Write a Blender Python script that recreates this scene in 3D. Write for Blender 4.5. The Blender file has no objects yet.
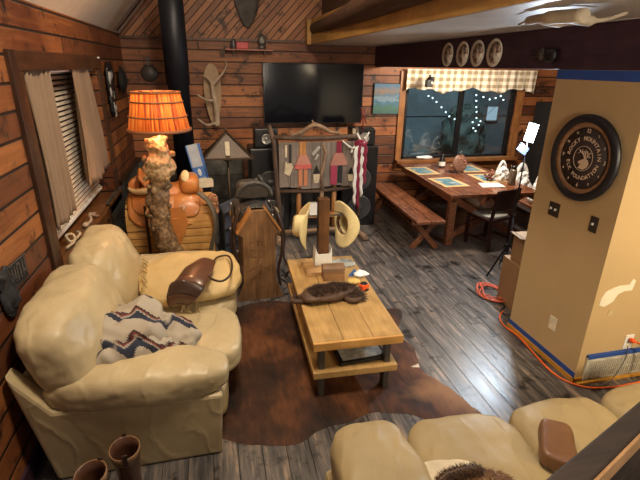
import bpy, bmesh, math, random
from mathutils import Vector, Matrix, Euler, noise
C = bpy.context.scene.collection
R = math.radians
PI = math.pi
random.seed(7)

# ------------------------------------------------------------------ materials
MATS = {}
def _new(name):
    m = bpy.data.materials.new(name); m.use_nodes = True
    nt = m.node_tree; nt.nodes.clear()
    out = nt.nodes.new('ShaderNodeOutputMaterial')
    b = nt.nodes.new('ShaderNodeBsdfPrincipled')
    nt.links.new(b.outputs[0], out.inputs[0])
    return m, nt, b, out
def N(nt, t, **k):
    n = nt.nodes.new(t)
    for a, v in k.items(): setattr(n, a, v)
    return n
def mathn(nt, op, a, b=None, c=None):
    n = N(nt, 'ShaderNodeMath', operation=op)
    for i, v in enumerate((a, b, c)):
        if v is None: continue
        if isinstance(v, (int, float)): n.inputs[i].default_value = v
        else: nt.links.new(v, n.inputs[i])
    return n.outputs[0]
def ramp(nt, fac, stops):
    n = N(nt, 'ShaderNodeValToRGB'); cr = n.color_ramp
    while len(cr.elements) < len(stops): cr.elements.new(0.5)
    for e, (p, c) in zip(cr.elements, stops):
        e.position = p; e.color = (*c, 1)
    nt.links.new(fac, n.inputs[0]); return n.outputs[0]
def mix(nt, fac, a, b, mode='MIX'):
    n = N(nt, 'ShaderNodeMix', data_type='RGBA', blend_type=mode)
    if isinstance(fac, (int, float)): n.inputs[0].default_value = fac
    else: nt.links.new(fac, n.inputs[0])
    for s, v in ((6, a), (7, b)):
        if isinstance(v, tuple): n.inputs[s].default_value = (*v, 1)
        else: nt.links.new(v, n.inputs[s])
    return n.outputs[2]
def coords(nt, scale=(1, 1, 1), rot=(0, 0, 0)):
    tc = N(nt, 'ShaderNodeTexCoord'); mp = N(nt, 'ShaderNodeMapping')
    mp.inputs['Scale'].default_value = scale; mp.inputs['Rotation'].default_value = rot
    nt.links.new(tc.outputs['Object'], mp.inputs[0]); return mp.outputs[0]
def noise_n(nt, vec, scale, detail=4, rough=0.6):
    n = N(nt, 'ShaderNodeTexNoise'); n.inputs['Scale'].default_value = scale
    n.inputs['Detail'].default_value = detail; n.inputs['Roughness'].default_value = rough
    nt.links.new(vec, n.inputs[0]); return n.outputs[0]
def bumpn(nt, b, h, strength=0.3, dist=0.01):
    n = N(nt, 'ShaderNodeBump'); n.inputs['Strength'].default_value = strength; n.inputs['Distance'].default_value = dist
    nt.links.new(h, n.inputs['Height']); nt.links.new(n.outputs[0], b.inputs['Normal'])
def plain(name, col, rough=0.6, metal=0.0, var=0.15, nscale=8, bump=0.15, emit=None, es=0, spec=0.5, coat=0):
    if name in MATS: return MATS[name]
    m, nt, b, o = _new(name)
    v = coords(nt); n = noise_n(nt, v, nscale)
    d = tuple(max(0, c*(1-var)) for c in col); l = tuple(min(1, c*(1+var)) for c in col)
    c = ramp(nt, n, [(0.3, d), (0.7, l)])
    nt.links.new(c, b.inputs['Base Color'])
    b.inputs['Roughness'].default_value = rough; b.inputs['Metallic'].default_value = metal
    b.inputs['Specular IOR Level'].default_value = spec
    if coat: b.inputs['Coat Weight'].default_value = coat
    if bump: bumpn(nt, b, noise_n(nt, v, nscale*6), bump, 0.004)
    if emit:
        b.inputs['Emission Color'].default_value = (*emit, 1); b.inputs['Emission Strength'].default_value = es
    MATS[name] = m; return m
def wood(name, c1, c2, axis='Y', rough=0.5, scale=1.0, bump=0.2, knots=True):
    if name in MATS: return MATS[name]
    m, nt, b, o = _new(name)
    s = {'X': (1.2, 14, 14), 'Y': (14, 1.2, 14), 'Z': (14, 14, 1.2)}[axis]
    v = coords(nt, tuple(q*scale for q in s))
    n = noise_n(nt, v, 2.0, 6, 0.65)
    c = ramp(nt, n, [(0.32, c1), (0.66, c2)])
    if knots:
        k = noise_n(nt, coords(nt, (3, 3, 3)), 1.6, 2)
        c = mix(nt, ramp(nt, k, [(0.35, (0.55,)*3), (0.6, (1,)*3)]), tuple(q*0.55 for q in c1), c)
    nt.links.new(c, b.inputs['Base Color']); b.inputs['Roughness'].default_value = rough
    bumpn(nt, b, n, bump, 0.006)
    MATS[name] = m; return m
def planks(name, across, along, width, stops, offset=0.0, rough=0.55, seam=0.05, diag=None, length=2.2, streak=0.5, seamcol=(0.01, 0.006, 0.004), stain=None, grainw=22):
    """boards: across = axis index the widths are measured on; along = grain axis"""
    m, nt, b, o = _new(name)
    tc = N(nt, 'ShaderNodeTexCoord'); mp = N(nt, 'ShaderNodeMapping')
    if diag: mp.inputs['Rotation'].default_value = diag
    nt.links.new(tc.outputs['Object'], mp.inputs[0])
    sp = N(nt, 'ShaderNodeSeparateXYZ'); nt.links.new(mp.outputs[0], sp.inputs[0])
    A = sp.outputs[across]; L = sp.outputs[along]
    t = mathn(nt, 'DIVIDE', mathn(nt, 'SUBTRACT', A, offset), width)
    idx = mathn(nt, 'FLOOR', t); fr = mathn(nt, 'FRACT', t)
    wn = N(nt, 'ShaderNodeTexWhiteNoise', noise_dimensions='1D'); nt.links.new(idx, wn.inputs['W'])
    l2 = mathn(nt, 'ADD', mathn(nt, 'DIVIDE', L, length), mathn(nt, 'MULTIPLY', wn.outputs[0], 7.3))
    li = mathn(nt, 'FLOOR', l2); lf = mathn(nt, 'FRACT', l2)
    cb = N(nt, 'ShaderNodeCombineXYZ'); nt.links.new(idx, cb.inputs[0]); nt.links.new(li, cb.inputs[1])
    w2 = N(nt, 'ShaderNodeTexWhiteNoise', noise_dimensions='3D'); nt.links.new(cb.outputs[0], w2.inputs[0])
    # grain
    gc = N(nt, 'ShaderNodeCombineXYZ')
    nt.links.new(mathn(nt, 'MULTIPLY', L, 1.3), gc.inputs[0]); nt.links.new(mathn(nt, 'MULTIPLY', A, grainw), gc.inputs[1])
    nt.links.new(mathn(nt, 'MULTIPLY', w2.outputs[0], 31), gc.inputs[2])
    g = noise_n(nt, gc.outputs[0], 1.6, 7, 0.68)
    f = mathn(nt, 'ADD', mathn(nt, 'MULTIPLY', g, streak*1.6), mathn(nt, 'MULTIPLY', w2.outputs[0], 1-streak))
    f = mathn(nt, 'SUBTRACT', f, 0.3*streak)
    c = ramp(nt, f, stops)
    kn = noise_n(nt, mp.outputs[0], 5.0, 3, 0.7)
    c = mix(nt, ramp(nt, kn, [(0.32, (1,)*3), (0.45, (0,)*3)]), c, tuple(q*0.4 for q in stops[0][1]))
    if stain:
        c = mix(nt, ramp(nt, noise_n(nt, mp.outputs[0], 0.9, 3), [(0.45, (0,)*3), (0.62, (1,)*3)]), c, stain, 'MULTIPLY')
    e = mathn(nt, 'MINIMUM', fr, mathn(nt, 'SUBTRACT', 1.0, fr))
    e2 = mathn(nt, 'MULTIPLY', mathn(nt, 'MINIMUM', lf, mathn(nt, 'SUBTRACT', 1.0, lf)), length/width)
    e = mathn(nt, 'MINIMUM', e, e2)
    s = ramp(nt, e, [(seam*0.4, (0,)*3), (seam, (1,)*3)])
    c = mix(nt, s, seamcol, c)
    nt.links.new(c, b.inputs['Base Color'])
    b.inputs['Roughness'].default_value = rough
    h = mathn(nt, 'ADD', mathn(nt, 'MULTIPLY', g, 0.25), s)
    bumpn(nt, b, h, 0.5, 0.012)
    rr = mathn(nt, 'ADD', mathn(nt, 'MULTIPLY', g, 0.35), rough-0.17); nt.links.new(rr, b.inputs['Roughness'])
    return m

# palette
M_left = planks('log_siding_left', 2, 1, 0.167, [(0.0, (0.06, 0.02, 0.009)), (0.45, (0.195, 0.062, 0.019)), (0.8, (0.40, 0.145, 0.038))], 0.05, seam=0.075, length=9.1, stain=(0.62, 0.5, 0.45))
M_back = planks('log_siding_back', 2, 0, 0.167, [(0.0, (0.055, 0.022, 0.013)), (0.42, (0.17, 0.062, 0.027)), (0.8, (0.46, 0.175, 0.062))], 0.05, seam=0.075, length=9.4, stain=(0.62, 0.5, 0.45))
M_gable = planks('gable_boards', 0, 2, 0.085, [(0.0, (0.11, 0.04, 0.02)), (0.5, (0.26, 0.10, 0.04)), (0.85, (0.40, 0.18, 0.08))], 0, seam=0.09, diag=(0, R(-44), 0), length=4)
M_floor = planks('weathered_floor', 0, 1, 0.155, [(0.12, (0.020, 0.019, 0.020)), (0.40, (0.060, 0.056, 0.056)), (0.60, (0.135, 0.115, 0.105)), (0.78, (0.34, 0.235, 0.165))], 0.02, rough=0.33, seam=0.02, length=3.4, streak=0.92, grainw=15)
M_ceil = plain('cream_ceiling', (0.78, 0.73, 0.64), 0.6, var=0.05)
M_soffit = plain('grey_soffit', (0.60, 0.56, 0.52), 0.4, var=0.12, nscale=3)
M_ochre = wood('ochre_board', (0.30, 0.15, 0.035), (0.42, 0.23, 0.06), 'Y', 0.5)
M_beam = wood('dark_purple_beam', (0.030, 0.012, 0.024), (0.060, 0.024, 0.040), 'Y', 0.5)
M_log = wood('dark_log', (0.035, 0.016, 0.01), (0.09, 0.04, 0.02), 'Y', 0.6)
M_trim = wood('dark_window_trim', (0.05, 0.02, 0.009), (0.12, 0.045, 0.016), 'Y', 0.45)
M_trimz = wood('dark_post', (0.03, 0.012, 0.007), (0.07, 0.028, 0.012), 'Z', 0.45)
M_sill = wood('sill_wood', (0.10, 0.04, 0.014), (0.22, 0.09, 0.03), 'Y', 0.35)
M_jamb = wood('orange_jamb', (0.26, 0.10, 0.03), (0.42, 0.19, 0.065), 'Z', 0.4)
M_jambx = wood('orange_sill', (0.20, 0.075, 0.022), (0.36, 0.15, 0.05), 'X', 0.4)
M_tan = plain('tan_painted_drywall', (0.50, 0.345, 0.17), 0.6, var=0.05, nscale=2, bump=0.2)
M_bluetape = plain('blue_tape', (0.02, 0.07, 0.30), 0.6)
M_ochpaint = plain('ochre_primer', (0.55, 0.26, 0.03), 0.5)
M_black = plain('black_plastic', (0.008, 0.008, 0.010), 0.35, var=0.3, bump=0.05)
M_blackm = plain('matte_black', (0.012, 0.012, 0.014), 0.7, var=0.3)
M_screen = plain('tv_screen', (0.004, 0.004, 0.007), 0.12, var=0.1, bump=0)
M_pipe = plain('stove_pipe_black', (0.012, 0.013, 0.02), 0.45, metal=0.4)
def leather(name, col, rough):
    m, nt, b, o = _new(name); v = coords(nt)
    n = noise_n(nt, v, 2.2, 3); c = ramp(nt, n, [(0.3, tuple(q*.86 for q in col)), (0.7, tuple(q*1.08 for q in col))])
    w = N(nt, 'ShaderNodeTexWave'); w.inputs['Scale'].default_value = 1.6; w.inputs['Distortion'].default_value = 9; w.inputs['Detail'].default_value = 3; w.inputs['Detail Scale'].default_value = 1.3
    nt.links.new(coords(nt, (1.5, .7, 1.2), (0, .3, .7)), w.inputs[0])
    h = mathn(nt, 'ADD', mathn(nt, 'MULTIPLY', mathn(nt, 'POWER', w.outputs[1], 5), .55), mathn(nt, 'MULTIPLY', noise_n(nt, v, 9, 5, .7), .5))
    h = mathn(nt, 'ADD', h, mathn(nt, 'MULTIPLY', noise_n(nt, v, 90, 2), .06))
    bumpn(nt, b, h, .35, .014)
    nt.links.new(c, b.inputs['Base Color']); b.inputs['Roughness'].default_value = rough; b.inputs['Specular IOR Level'].default_value = .4
    return m
M_cream = leather('cream_leather', (0.52, 0.41, 0.235), 0.38)
M_cream2 = leather('tan_leather_seat', (0.37, 0.28, 0.145), 0.5)
M_pillow = plain('buckskin_pillow', (0.56, 0.40, 0.18), 0.6, var=0.08, nscale=5)
M_brown = plain('brown_leather', (0.10, 0.042, 0.024), 0.32, var=0.2, coat=0.2)
M_darkbrown = plain('dark_brown_leather', (0.035, 0.017, 0.010), 0.4, var=0.25)
M_orangel = plain('orange_saddle_leather', (0.50, 0.185, 0.045), 0.38, var=0.15, nscale=6, coat=0.15)
M_blackl = plain('black_tooled_leather', (0.055, 0.05, 0.045), 0.38, var=0.4, nscale=30, bump=0.6)
M_fleece = plain('sheepskin_rim', (0.72, 0.56, 0.30), 0.8, var=0.1, nscale=30, bump=0.5)
M_steel = plain('steel', (0.55, 0.55, 0.55), 0.3, metal=0.9)
M_iron = plain('dark_iron', (0.11, 0.10, 0.095), 0.45, metal=0.5)
M_pine = wood('pale_pine', (0.42, 0.245, 0.085), (0.58, 0.37, 0.15), 'Y', 0.35)
M_pinex = wood('orange_slat_pine', (0.55, 0.27, 0.07), (0.80, 0.46, 0.15), 'X', 0.45)
M_stump = wood('saddle_stand_plank', (0.13, 0.062, 0.025), (0.30, 0.155, 0.065), 'Z', 0.5)
M_grey = wood('weathered_grey_planks', (0.12, 0.095, 0.085), (0.26, 0.21, 0.185), 'Z', 0.7)
M_darkstick = wood('dark_bark_post', (0.05, 0.03, 0.022), (0.13, 0.08, 0.055), 'Z', 0.75)
M_honey = wood('honey_post', (0.32, 0.13, 0.035), (0.50, 0.23, 0.07), 'Z', 0.4)
M_drift = wood('driftwood', (0.17, 0.10, 0.06), (0.34, 0.22, 0.14), 'X', 0.7)
M_antler = plain('antler_bone', (0.50, 0.42, 0.30), 0.5, var=0.25)
M_antlerd = plain('weathered_antler', (0.38, 0.28, 0.20), 0.6, var=0.3)
M_white = plain('white_plastic', (0.78, 0.78, 0.75), 0.4, var=0.05)
M_straw = plain('cream_straw', (0.74, 0.62, 0.33), 0.6, var=0.06, nscale=40)
M_table = wood('red_brown_table', (0.13, 0.045, 0.022), (0.27, 0.105, 0.05), 'Y', 0.25)
M_chair = plain('dark_cherry_wood', (0.030, 0.008, 0.009), 0.35, var=0.2)
M_seatg = plain('grey_seat_pad', (0.28, 0.28, 0.26), 0.5)
M_card = plain('cardboard', (0.30, 0.17, 0.08), 0.8, var=0.08)
M_orangecord = plain('orange_cord', (0.75, 0.13, 0.02), 0.45)
M_redcord = plain('red_orange_cord', (0.55, 0.09, 0.04), 0.45)
M_bag = plain('white_bag_plastic', (0.80, 0.80, 0.80), 0.35, var=0.05, nscale=20, bump=0.6)
M_curt = plain('tan_curtain', (0.27, 0.18, 0.115), 0.85, var=0.06)
M_slat = plain('pale_slats', (0.62, 0.55, 0.45), 0.5)
M_navy = plain('navy_fabric', (0.075, 0.09, 0.13), 0.5, var=0.4, bump=0.4)
M_blue = plain('blue_print', (0.06, 0.16, 0.45), 0.4)
M_red = plain('red_metal', (0.45, 0.02, 0.03), 0.35)
M_burg = plain('burgundy_yarn', (0.22, 0.01, 0.04), 0.8, nscale=40, bump=0.5)
M_redl = plain('red_leather', (0.45, 0.09, 0.08), 0.6)
M_pinkl = plain('dusty_pink_leather', (0.40, 0.18, 0.14), 0.7)
M_bronze = plain('bronze_frame', (0.10, 0.065, 0.04), 0.4, metal=0.6)
M_mica = plain('mica_panel', (0.07, 0.032, 0.014), 0.4, var=0.3)
M_orangeplast = plain('orange_plastic', (0.85, 0.10, 0.02), 0.35)
M_paper = plain('cream_paper', (0.62, 0.55, 0.40), 0.6)
M_yellow = plain('pale_yellow_cloth', (0.62, 0.44, 0.13), 0.7)
M_patch = plain('white_spackle', (0.74, 0.68, 0.52), 0.7, var=0.05)
M_fur = plain('dark_fur', (0.085, 0.045, 0.026), 0.55, var=0.5, nscale=20)
M_fur2 = plain('tan_fur', (0.26, 0.135, 0.06), 0.6, var=0.4, nscale=14)
M_silver = plain('silver_photo', (0.42, 0.41, 0.38), 0.3, var=0.6, nscale=14)
M_letters = plain('pale_lettering', (0.66, 0.48, 0.34), 0.6, var=0.05, bump=0)
M_mount = plain('mounted_board', (0.33, 0.21, 0.11), 0.5, var=0.2)
M_rail = wood('dark_rail', (0.016, 0.010, 0.008), (0.045, 0.026, 0.018), 'X', 0.7)
M_railedge = wood('rail_edge', (0.35, 0.19, 0.09), (0.5, 0.3, 0.15), 'Y', 0.4)

def special():
    # stone tiles of the hearth
    m, nt, b, o = _new('slate_tile'); v = coords(nt)
    n = noise_n(nt, v, 4, 8, 0.7)
    c = ramp(nt, n, [(0.3, (0.035, 0.036, 0.035)), (0.55, (0.10, 0.095, 0.085)), (0.75, (0.26, 0.24, 0.21))])
    sp = N(nt, 'ShaderNodeSeparateXYZ'); nt.links.new(v, sp.inputs[0])
    e = None
    for k, w in ((0, 0.4), (1, 0.4), (2, 0.4)):
        fr = mathn(nt, 'FRACT', mathn(nt, 'DIVIDE', mathn(nt, 'ADD', sp.outputs[k], 10.17), w))
        q = mathn(nt, 'MINIMUM', fr, mathn(nt, 'SUBTRACT', 1.0, fr))
        e = q if e is None else mathn(nt, 'MINIMUM', e, q)
    c = mix(nt, ramp(nt, e, [(0.01, (0,)*3), (0.02, (1,)*3)]), (0.02, 0.02, 0.02), c)
    nt.links.new(c, b.inputs['Base Color']); b.inputs['Roughness'].default_value = 0.35
    bumpn(nt, b, n, 0.3, 0.01); MATS['slate'] = m
    # gingham valance
    m, nt, b, o = _new('gingham_cloth'); v = coords(nt)
    sp = N(nt, 'ShaderNodeSeparateXYZ'); nt.links.new(v, sp.inputs[0])
    fx = mathn(nt, 'GREATER_THAN', mathn(nt, 'FRACT', mathn(nt, 'DIVIDE', sp.outputs[0], 0.13)), 0.5)
    fz = mathn(nt, 'GREATER_THAN', mathn(nt, 'FRACT', mathn(nt, 'DIVIDE', sp.outputs[2], 0.11)), 0.5)
    f = mathn(nt, 'MULTIPLY', mathn(nt, 'ADD', fx, fz), 0.5)
    c = ramp(nt, f, [(0.0, (0.95, 0.90, 0.80)), (0.5, (0.68, 0.59, 0.44)), (1.0, (0.36, 0.28, 0.18))])
    nt.links.new(c, b.inputs['Base Color']); b.inputs['Roughness'].default_value = 0.9; MATS['gingham'] = m
    # woven blanket with stepped bands
    m, nt, b, o = _new('southwest_blanket'); v = coords(nt)
    sp = N(nt, 'ShaderNodeSeparateXYZ'); nt.links.new(v, sp.inputs[0])
    X = mathn(nt, 'ADD', sp.outputs[0], mathn(nt, 'MULTIPLY', sp.outputs[2], 0.6)); Y = mathn(nt, 'ADD', sp.outputs[1], mathn(nt, 'MULTIPLY', sp.outputs[2], 0.35))
    st = mathn(nt, 'DIVIDE', mathn(nt, 'FLOOR', mathn(nt, 'MULTIPLY', mathn(nt, 'PINGPONG', X, 0.085), 90)), 90.0)
    t = mathn(nt, 'FRACT', mathn(nt, 'DIVIDE', mathn(nt, 'ADD', mathn(nt, 'ADD', Y, st), 0.03), 0.27))
    rr = N(nt, 'ShaderNodeValToRGB'); rr.color_ramp.interpolation = 'CONSTANT'
    stops = [(0.0, (0.40, 0.345, 0.27)), (0.40, (0.022, 0.026, 0.045)), (0.60, (0.30, 0.27, 0.23)), (0.66, (0.20, 0.045, 0.025)), (0.70, (0.05, 0.02, 0.02)), (0.78, (0.40, 0.345, 0.27))]
    while len(rr.color_ramp.elements) < len(stops): rr.color_ramp.elements.new(0.5)
    for e_, (p_, c_) in zip(rr.color_ramp.elements, stops): e_.position = p_; e_.color = (*c_, 1)
    nt.links.new(t, rr.inputs[0]); big = noise_n(nt, v, 3.2, 1)
    gate = ramp(nt, big, [(0.40, (0,)*3), (0.43, (1,)*3)])
    c = mix(nt, gate, (0.40, 0.345, 0.27), rr.outputs[0])
    nt.links.new(c, b.inputs['Base Color']); b.inputs['Roughness'].default_value = 0.95
    bumpn(nt, b, noise_n(nt, v, 180), 0.5, 0.004); MATS['blanket'] = m
    # brindle cowhide
    m, nt, b, o = _new('brindle_cowhide'); v = coords(nt); vs = coords(nt, (14, 3, 1), (0, 0, R(20)))
    n1 = noise_n(nt, v, 1.5, 3); n2 = noise_n(nt, vs, 2.0, 6, 0.7)
    f = mathn(nt, 'ADD', mathn(nt, 'MULTIPLY', n1, 0.75), mathn(nt, 'MULTIPLY', n2, 0.25))
    c = ramp(nt, f, [(0.38, (0.014, 0.009, 0.008)), (0.48, (0.045, 0.019, 0.011)), (0.58, (0.125, 0.046, 0.018)), (0.72, (0.26, 0.11, 0.045))])
    sp = N(nt, 'ShaderNodeSeparateXYZ'); nt.links.new(v, sp.inputs[0])
    # paler haunch and white flashes along the outer edge
    e = mathn(nt, 'ADD', sp.outputs[0], mathn(nt, 'MULTIPLY', noise_n(nt, v, 6, 3), 0.22))
    hs = mathn(nt, 'SUBTRACT', e, mathn(nt, 'MULTIPLY', mathn(nt, 'ABSOLUTE', mathn(nt, 'ADD', sp.outputs[1], 0.62)), 1.2))
    c = mix(nt, ramp(nt, hs, [(0.55, (0,)*3), (0.85, (.8,)*3)]), c, (0.27, 0.14, 0.065))
    wf = mathn(nt, 'SUBTRACT', e, mathn(nt, 'MULTIPLY', mathn(nt, 'ABSOLUTE', mathn(nt, 'ADD', sp.outputs[1], 0.30)), 2.2))
    c = mix(nt, ramp(nt, wf, [(0.80, (0,)*3), (0.84, (1,)*3)]), c, (0.62, 0.52, 0.42))
    nt.links.new(c, b.inputs['Base Color']); b.inputs['Roughness'].default_value = 0.6
    b.inputs['Specular IOR Level'].default_value = 0.25
    bumpn(nt, b, n2, 0.4, 0.006); MATS['hide'] = m
    # burl bark
    m, nt, b, o = _new('burl_bark'); v = coords(nt)
    n = noise_n(nt, v, 11, 6, 0.7); vo = N(nt, 'ShaderNodeTexVoronoi'); vo.inputs['Scale'].default_value = 26; nt.links.new(v, vo.inputs[0])
    f = mathn(nt, 'ADD', mathn(nt, 'MULTIPLY', n, 0.8), mathn(nt, 'MULTIPLY', vo.outputs[0], 0.35))
    sp = N(nt, 'ShaderNodeSeparateXYZ'); nt.links.new(v, sp.inputs[0])
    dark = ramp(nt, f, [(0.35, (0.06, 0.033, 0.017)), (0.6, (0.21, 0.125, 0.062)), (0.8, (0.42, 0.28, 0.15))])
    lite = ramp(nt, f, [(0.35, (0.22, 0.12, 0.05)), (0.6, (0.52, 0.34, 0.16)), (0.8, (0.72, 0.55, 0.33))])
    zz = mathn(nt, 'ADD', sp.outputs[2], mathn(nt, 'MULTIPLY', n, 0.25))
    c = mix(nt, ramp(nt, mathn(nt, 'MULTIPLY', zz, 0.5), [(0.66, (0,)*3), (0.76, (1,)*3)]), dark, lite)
    nt.links.new(c, b.inputs['Base Color']); b.inputs['Roughness'].default_value = 0.6
    bumpn(nt, b, f, 0.8, 0.03); MATS['burl'] = m
    # lampshade wood-veneer, lit from inside
    m, nt, b, o = _new('veneer_lampshade'); v = coords(nt)
    sp = N(nt, 'ShaderNodeSeparateXYZ'); nt.links.new(v, sp.inputs[0])
    an = mathn(nt, 'ARCTAN2', sp.outputs[1], sp.outputs[0])
    cb = N(nt, 'ShaderNodeCombineXYZ'); nt.links.new(mathn(nt, 'MULTIPLY', an, 9), cb.inputs[0]); nt.links.new(mathn(nt, 'MULTIPLY', sp.outputs[2], 1.2), cb.inputs[1])
    n = noise_n(nt, cb.outputs[0], 1.5, 3, 0.6)
    c = ramp(nt, n, [(0.38, (0.30, 0.035, 0.01)), (0.47, (0.65, 0.10, 0.012)), (0.57, (0.95, 0.21, 0.02)), (0.68, (1.0, 0.40, 0.06))])
    nt.links.new(c, b.inputs['Base Color']); nt.links.new(c, b.inputs['Emission Color'])
    b.inputs['Emission Strength'].default_value = 0.5; b.inputs['Roughness'].default_value = 0.7; MATS['shade'] = m
    # landscape painting
    m, nt, b, o = _new('landscape_canvas'); tc = N(nt, 'ShaderNodeTexCoord')
    v = coords(nt); sp = N(nt, 'ShaderNodeSeparateXYZ'); nt.links.new(v, sp.inputs[0])
    f = mathn(nt, 'ADD', mathn(nt, 'ADD', mathn(nt, 'MULTIPLY', sp.outputs[2], 1.9), 0.5), mathn(nt, 'MULTIPLY', mathn(nt, 'SUBTRACT', noise_n(nt, coords(nt, (3, 3, 7)), 2.6, 4), 0.5), 0.55))
    c = ramp(nt, f, [(0.0, (0.04, 0.12, 0.13)), (0.2, (0.06, 0.16, 0.12)), (0.38, (0.05, 0.16, 0.27)), (0.5, (0.20, 0.30, 0.38)), (0.62, (0.08, 0.17, 0.26)), (0.74, (0.26, 0.18, 0.12)), (0.9, (0.08, 0.18, 0.30))])
    nt.links.new(c, b.inputs['Base Color']); b.inputs['Roughness'].default_value = 0.6; MATS['canvas'] = m
    # window glass
    m, nt, b, o = _new('night_glass')
    tr = N(nt, 'ShaderNodeBsdfTransparent'); tr.inputs[0].default_value = (0.75, 0.82, 0.84, 1)
    gl = N(nt, 'ShaderNodeBsdfGlossy'); gl.inputs['Roughness'].default_value = 0.06
    ms = N(nt, 'ShaderNodeMixShader'); ms.inputs[0].default_value = 0.13
    nt.links.new(tr.outputs[0], ms.inputs[1]); nt.links.new(gl.outputs[0], ms.inputs[2]); nt.links.new(ms.outputs[0], o.inputs[0]); MATS['glass'] = m
    # clear film
    m, nt, b, o = _new('clear_film')
    tr = N(nt, 'ShaderNodeBsdfTransparent'); gl = N(nt, 'ShaderNodeBsdfGlossy'); gl.inputs['Roughness'].default_value = 0.2
    ms = N(nt, 'ShaderNodeMixShader'); ms.inputs[0].default_value = 0.25
    nt.links.new(tr.outputs[0], ms.inputs[1]); nt.links.new(gl.outputs[0], ms.inputs[2]); nt.links.new(ms.outputs[0], o.inputs[0]); MATS['film'] = m
    # led emitter
    m, nt, b, o = _new('led_panel_face'); b.inputs['Base Color'].default_value = (0.9, 0.95, 1, 1)
    b.inputs['Emission Color'].default_value = (0.85, 0.93, 1, 1); b.inputs['Emission Strength'].default_value = 9; MATS['led'] = m
    m, nt, b, o = _new('bulb_glow'); b.inputs['Emission Color'].default_value = (0.8, 0.95, 1, 1); b.inputs['Emission Strength'].default_value = 5; MATS['bulb'] = m
    m, nt, b, o = _new('pale_glow'); b.inputs['Emission Color'].default_value = (0.25, 0.55, 0.8, 1); b.inputs['Emission Strength'].default_value = 0.35; MATS['bluewin'] = m
    m, nt, b, o = _new('lamp_top_glow'); b.inputs['Base Color'].default_value = (1, .8, .4, 1); b.inputs['Emission Color'].default_value = (1, 0.62, 0.22, 1); b.inputs['Emission Strength'].default_value = 2.2; MATS['topglow'] = m
    # plate print
    m, nt, b, o = _new('plate_print'); v = coords(nt); n = noise_n(nt, v, 16, 3)
    c = ramp(nt, n, [(0.46, (0.85, 0.78, 0.68)), (0.54, (0.50, 0.36, 0.26)), (0.62, (0.15, 0.09, 0.07))])
    nt.links.new(c, b.inputs['Base Color']); b.inputs['Roughness'].default_value = 0.3; MATS['plate'] = m
    # placemat print
    m, nt, b, o = _new('placemat_print'); v = coords(nt); n = noise_n(nt, v, 9, 3)
    c = ramp(nt, n, [(0.3, (0.03, 0.11, 0.17)), (0.52, (0.10, 0.25, 0.33)), (0.64, (0.5, 0.52, 0.5))])
    nt.links.new(c, b.inputs['Base Color']); b.inputs['Roughness'].default_value = 0.3; MATS['mat'] = m
    # vent
    m, nt, b, o = _new('vent_white'); v = coords(nt); n = noise_n(nt, v, 5, 3)
    c = ramp(nt, n, [(0.4, (0.35, 0.32, 0.26)), (0.6, (0.62, 0.58, 0.48))])
    nt.links.new(c, b.inputs['Base Color']); MATS['vent'] = m
special()

# ------------------------------------------------------------------ mesh helpers
def obj(name, bm, mats, parent=None, loc=None, rot=None, bevel=0, smooth=False, solid=0, sub=0):
    me = bpy.data.meshes.new(name); 
    bmesh.ops.recalc_face_normals(bm, faces=bm.faces)
    bm.to_mesh(me); bm.free()
    o = bpy.data.objects.new(name, me); C.objects.link(o)
    for m in (mats if isinstance(mats, (list, tuple)) else [mats]): me.materials.append(m)
    if parent is not None: o.parent = parent
    if loc is not None: o.location = loc
    if rot is not None: o.rotation_euler = rot
    if smooth:
        for p in me.polygons: p.use_smooth = True
    if solid:
        s = o.modifiers.new('s', 'SOLIDIFY'); s.thickness = solid; s.offset = 0
    if sub:
        s = o.modifiers.new('u', 'SUBSURF'); s.levels = sub; s.render_levels = sub
    if bevel:
        b = o.modifiers.new('b', 'BEVEL'); b.width = bevel; b.segments = 2; b.limit_method = 'ANGLE'
    return o
def thing(name, label, cat, loc=(0, 0, 0), rotz=0, group=None, rot=None):
    o = bpy.data.objects.new(name, None); C.objects.link(o); o.empty_display_size = 0.1
    o.location = loc; o.rotation_euler = rot if rot else (0, 0, rotz)
    o['label'] = label; o['category'] = cat
    if group: o['group'] = group
    return o
def tag(o, label, cat, group=None, kind=None):
    o['label'] = label; o['category'] = cat
    if group: o['group'] = group
    if kind: o['kind'] = kind
    return o
def struct(name, bm, m, bevel=0, parent=None, smooth=False):
    o = obj(name, bm, m, parent, bevel=bevel, smooth=smooth)
    if parent is None: o['kind'] = 'structure'
    return o
def dup(root, loc, rotz, label, group=None):
    r = root.copy(); C.objects.link(r); r.location = loc; r.rotation_euler = (0, 0, rotz); r['label'] = label
    if group: r['group'] = group
    for ch in list(root.children):
        c = ch.copy(); C.objects.link(c); c.parent = r
        for g in ch.children:
            d = g.copy(); C.objects.link(d); d.parent = c
    return r
def NB(): return bmesh.new()
def box(bm, x0, x1, y0, y1, z0, z1, rot=None, mi=0):
    c = Vector(((x0+x1)/2, (y0+y1)/2, (z0+z1)/2))
    M = Matrix.Translation(c) @ (Euler(rot).to_matrix().to_4x4() if rot else Matrix.Identity(4)) @ Matrix.Diagonal((abs(x1-x0), abs(y1-y0), abs(z1-z0), 1))
    r = bmesh.ops.create_cube(bm, size=1, matrix=M)
    for f in set(f for v in r['verts'] for f in v.link_faces): f.material_index = mi
    return bm
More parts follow.
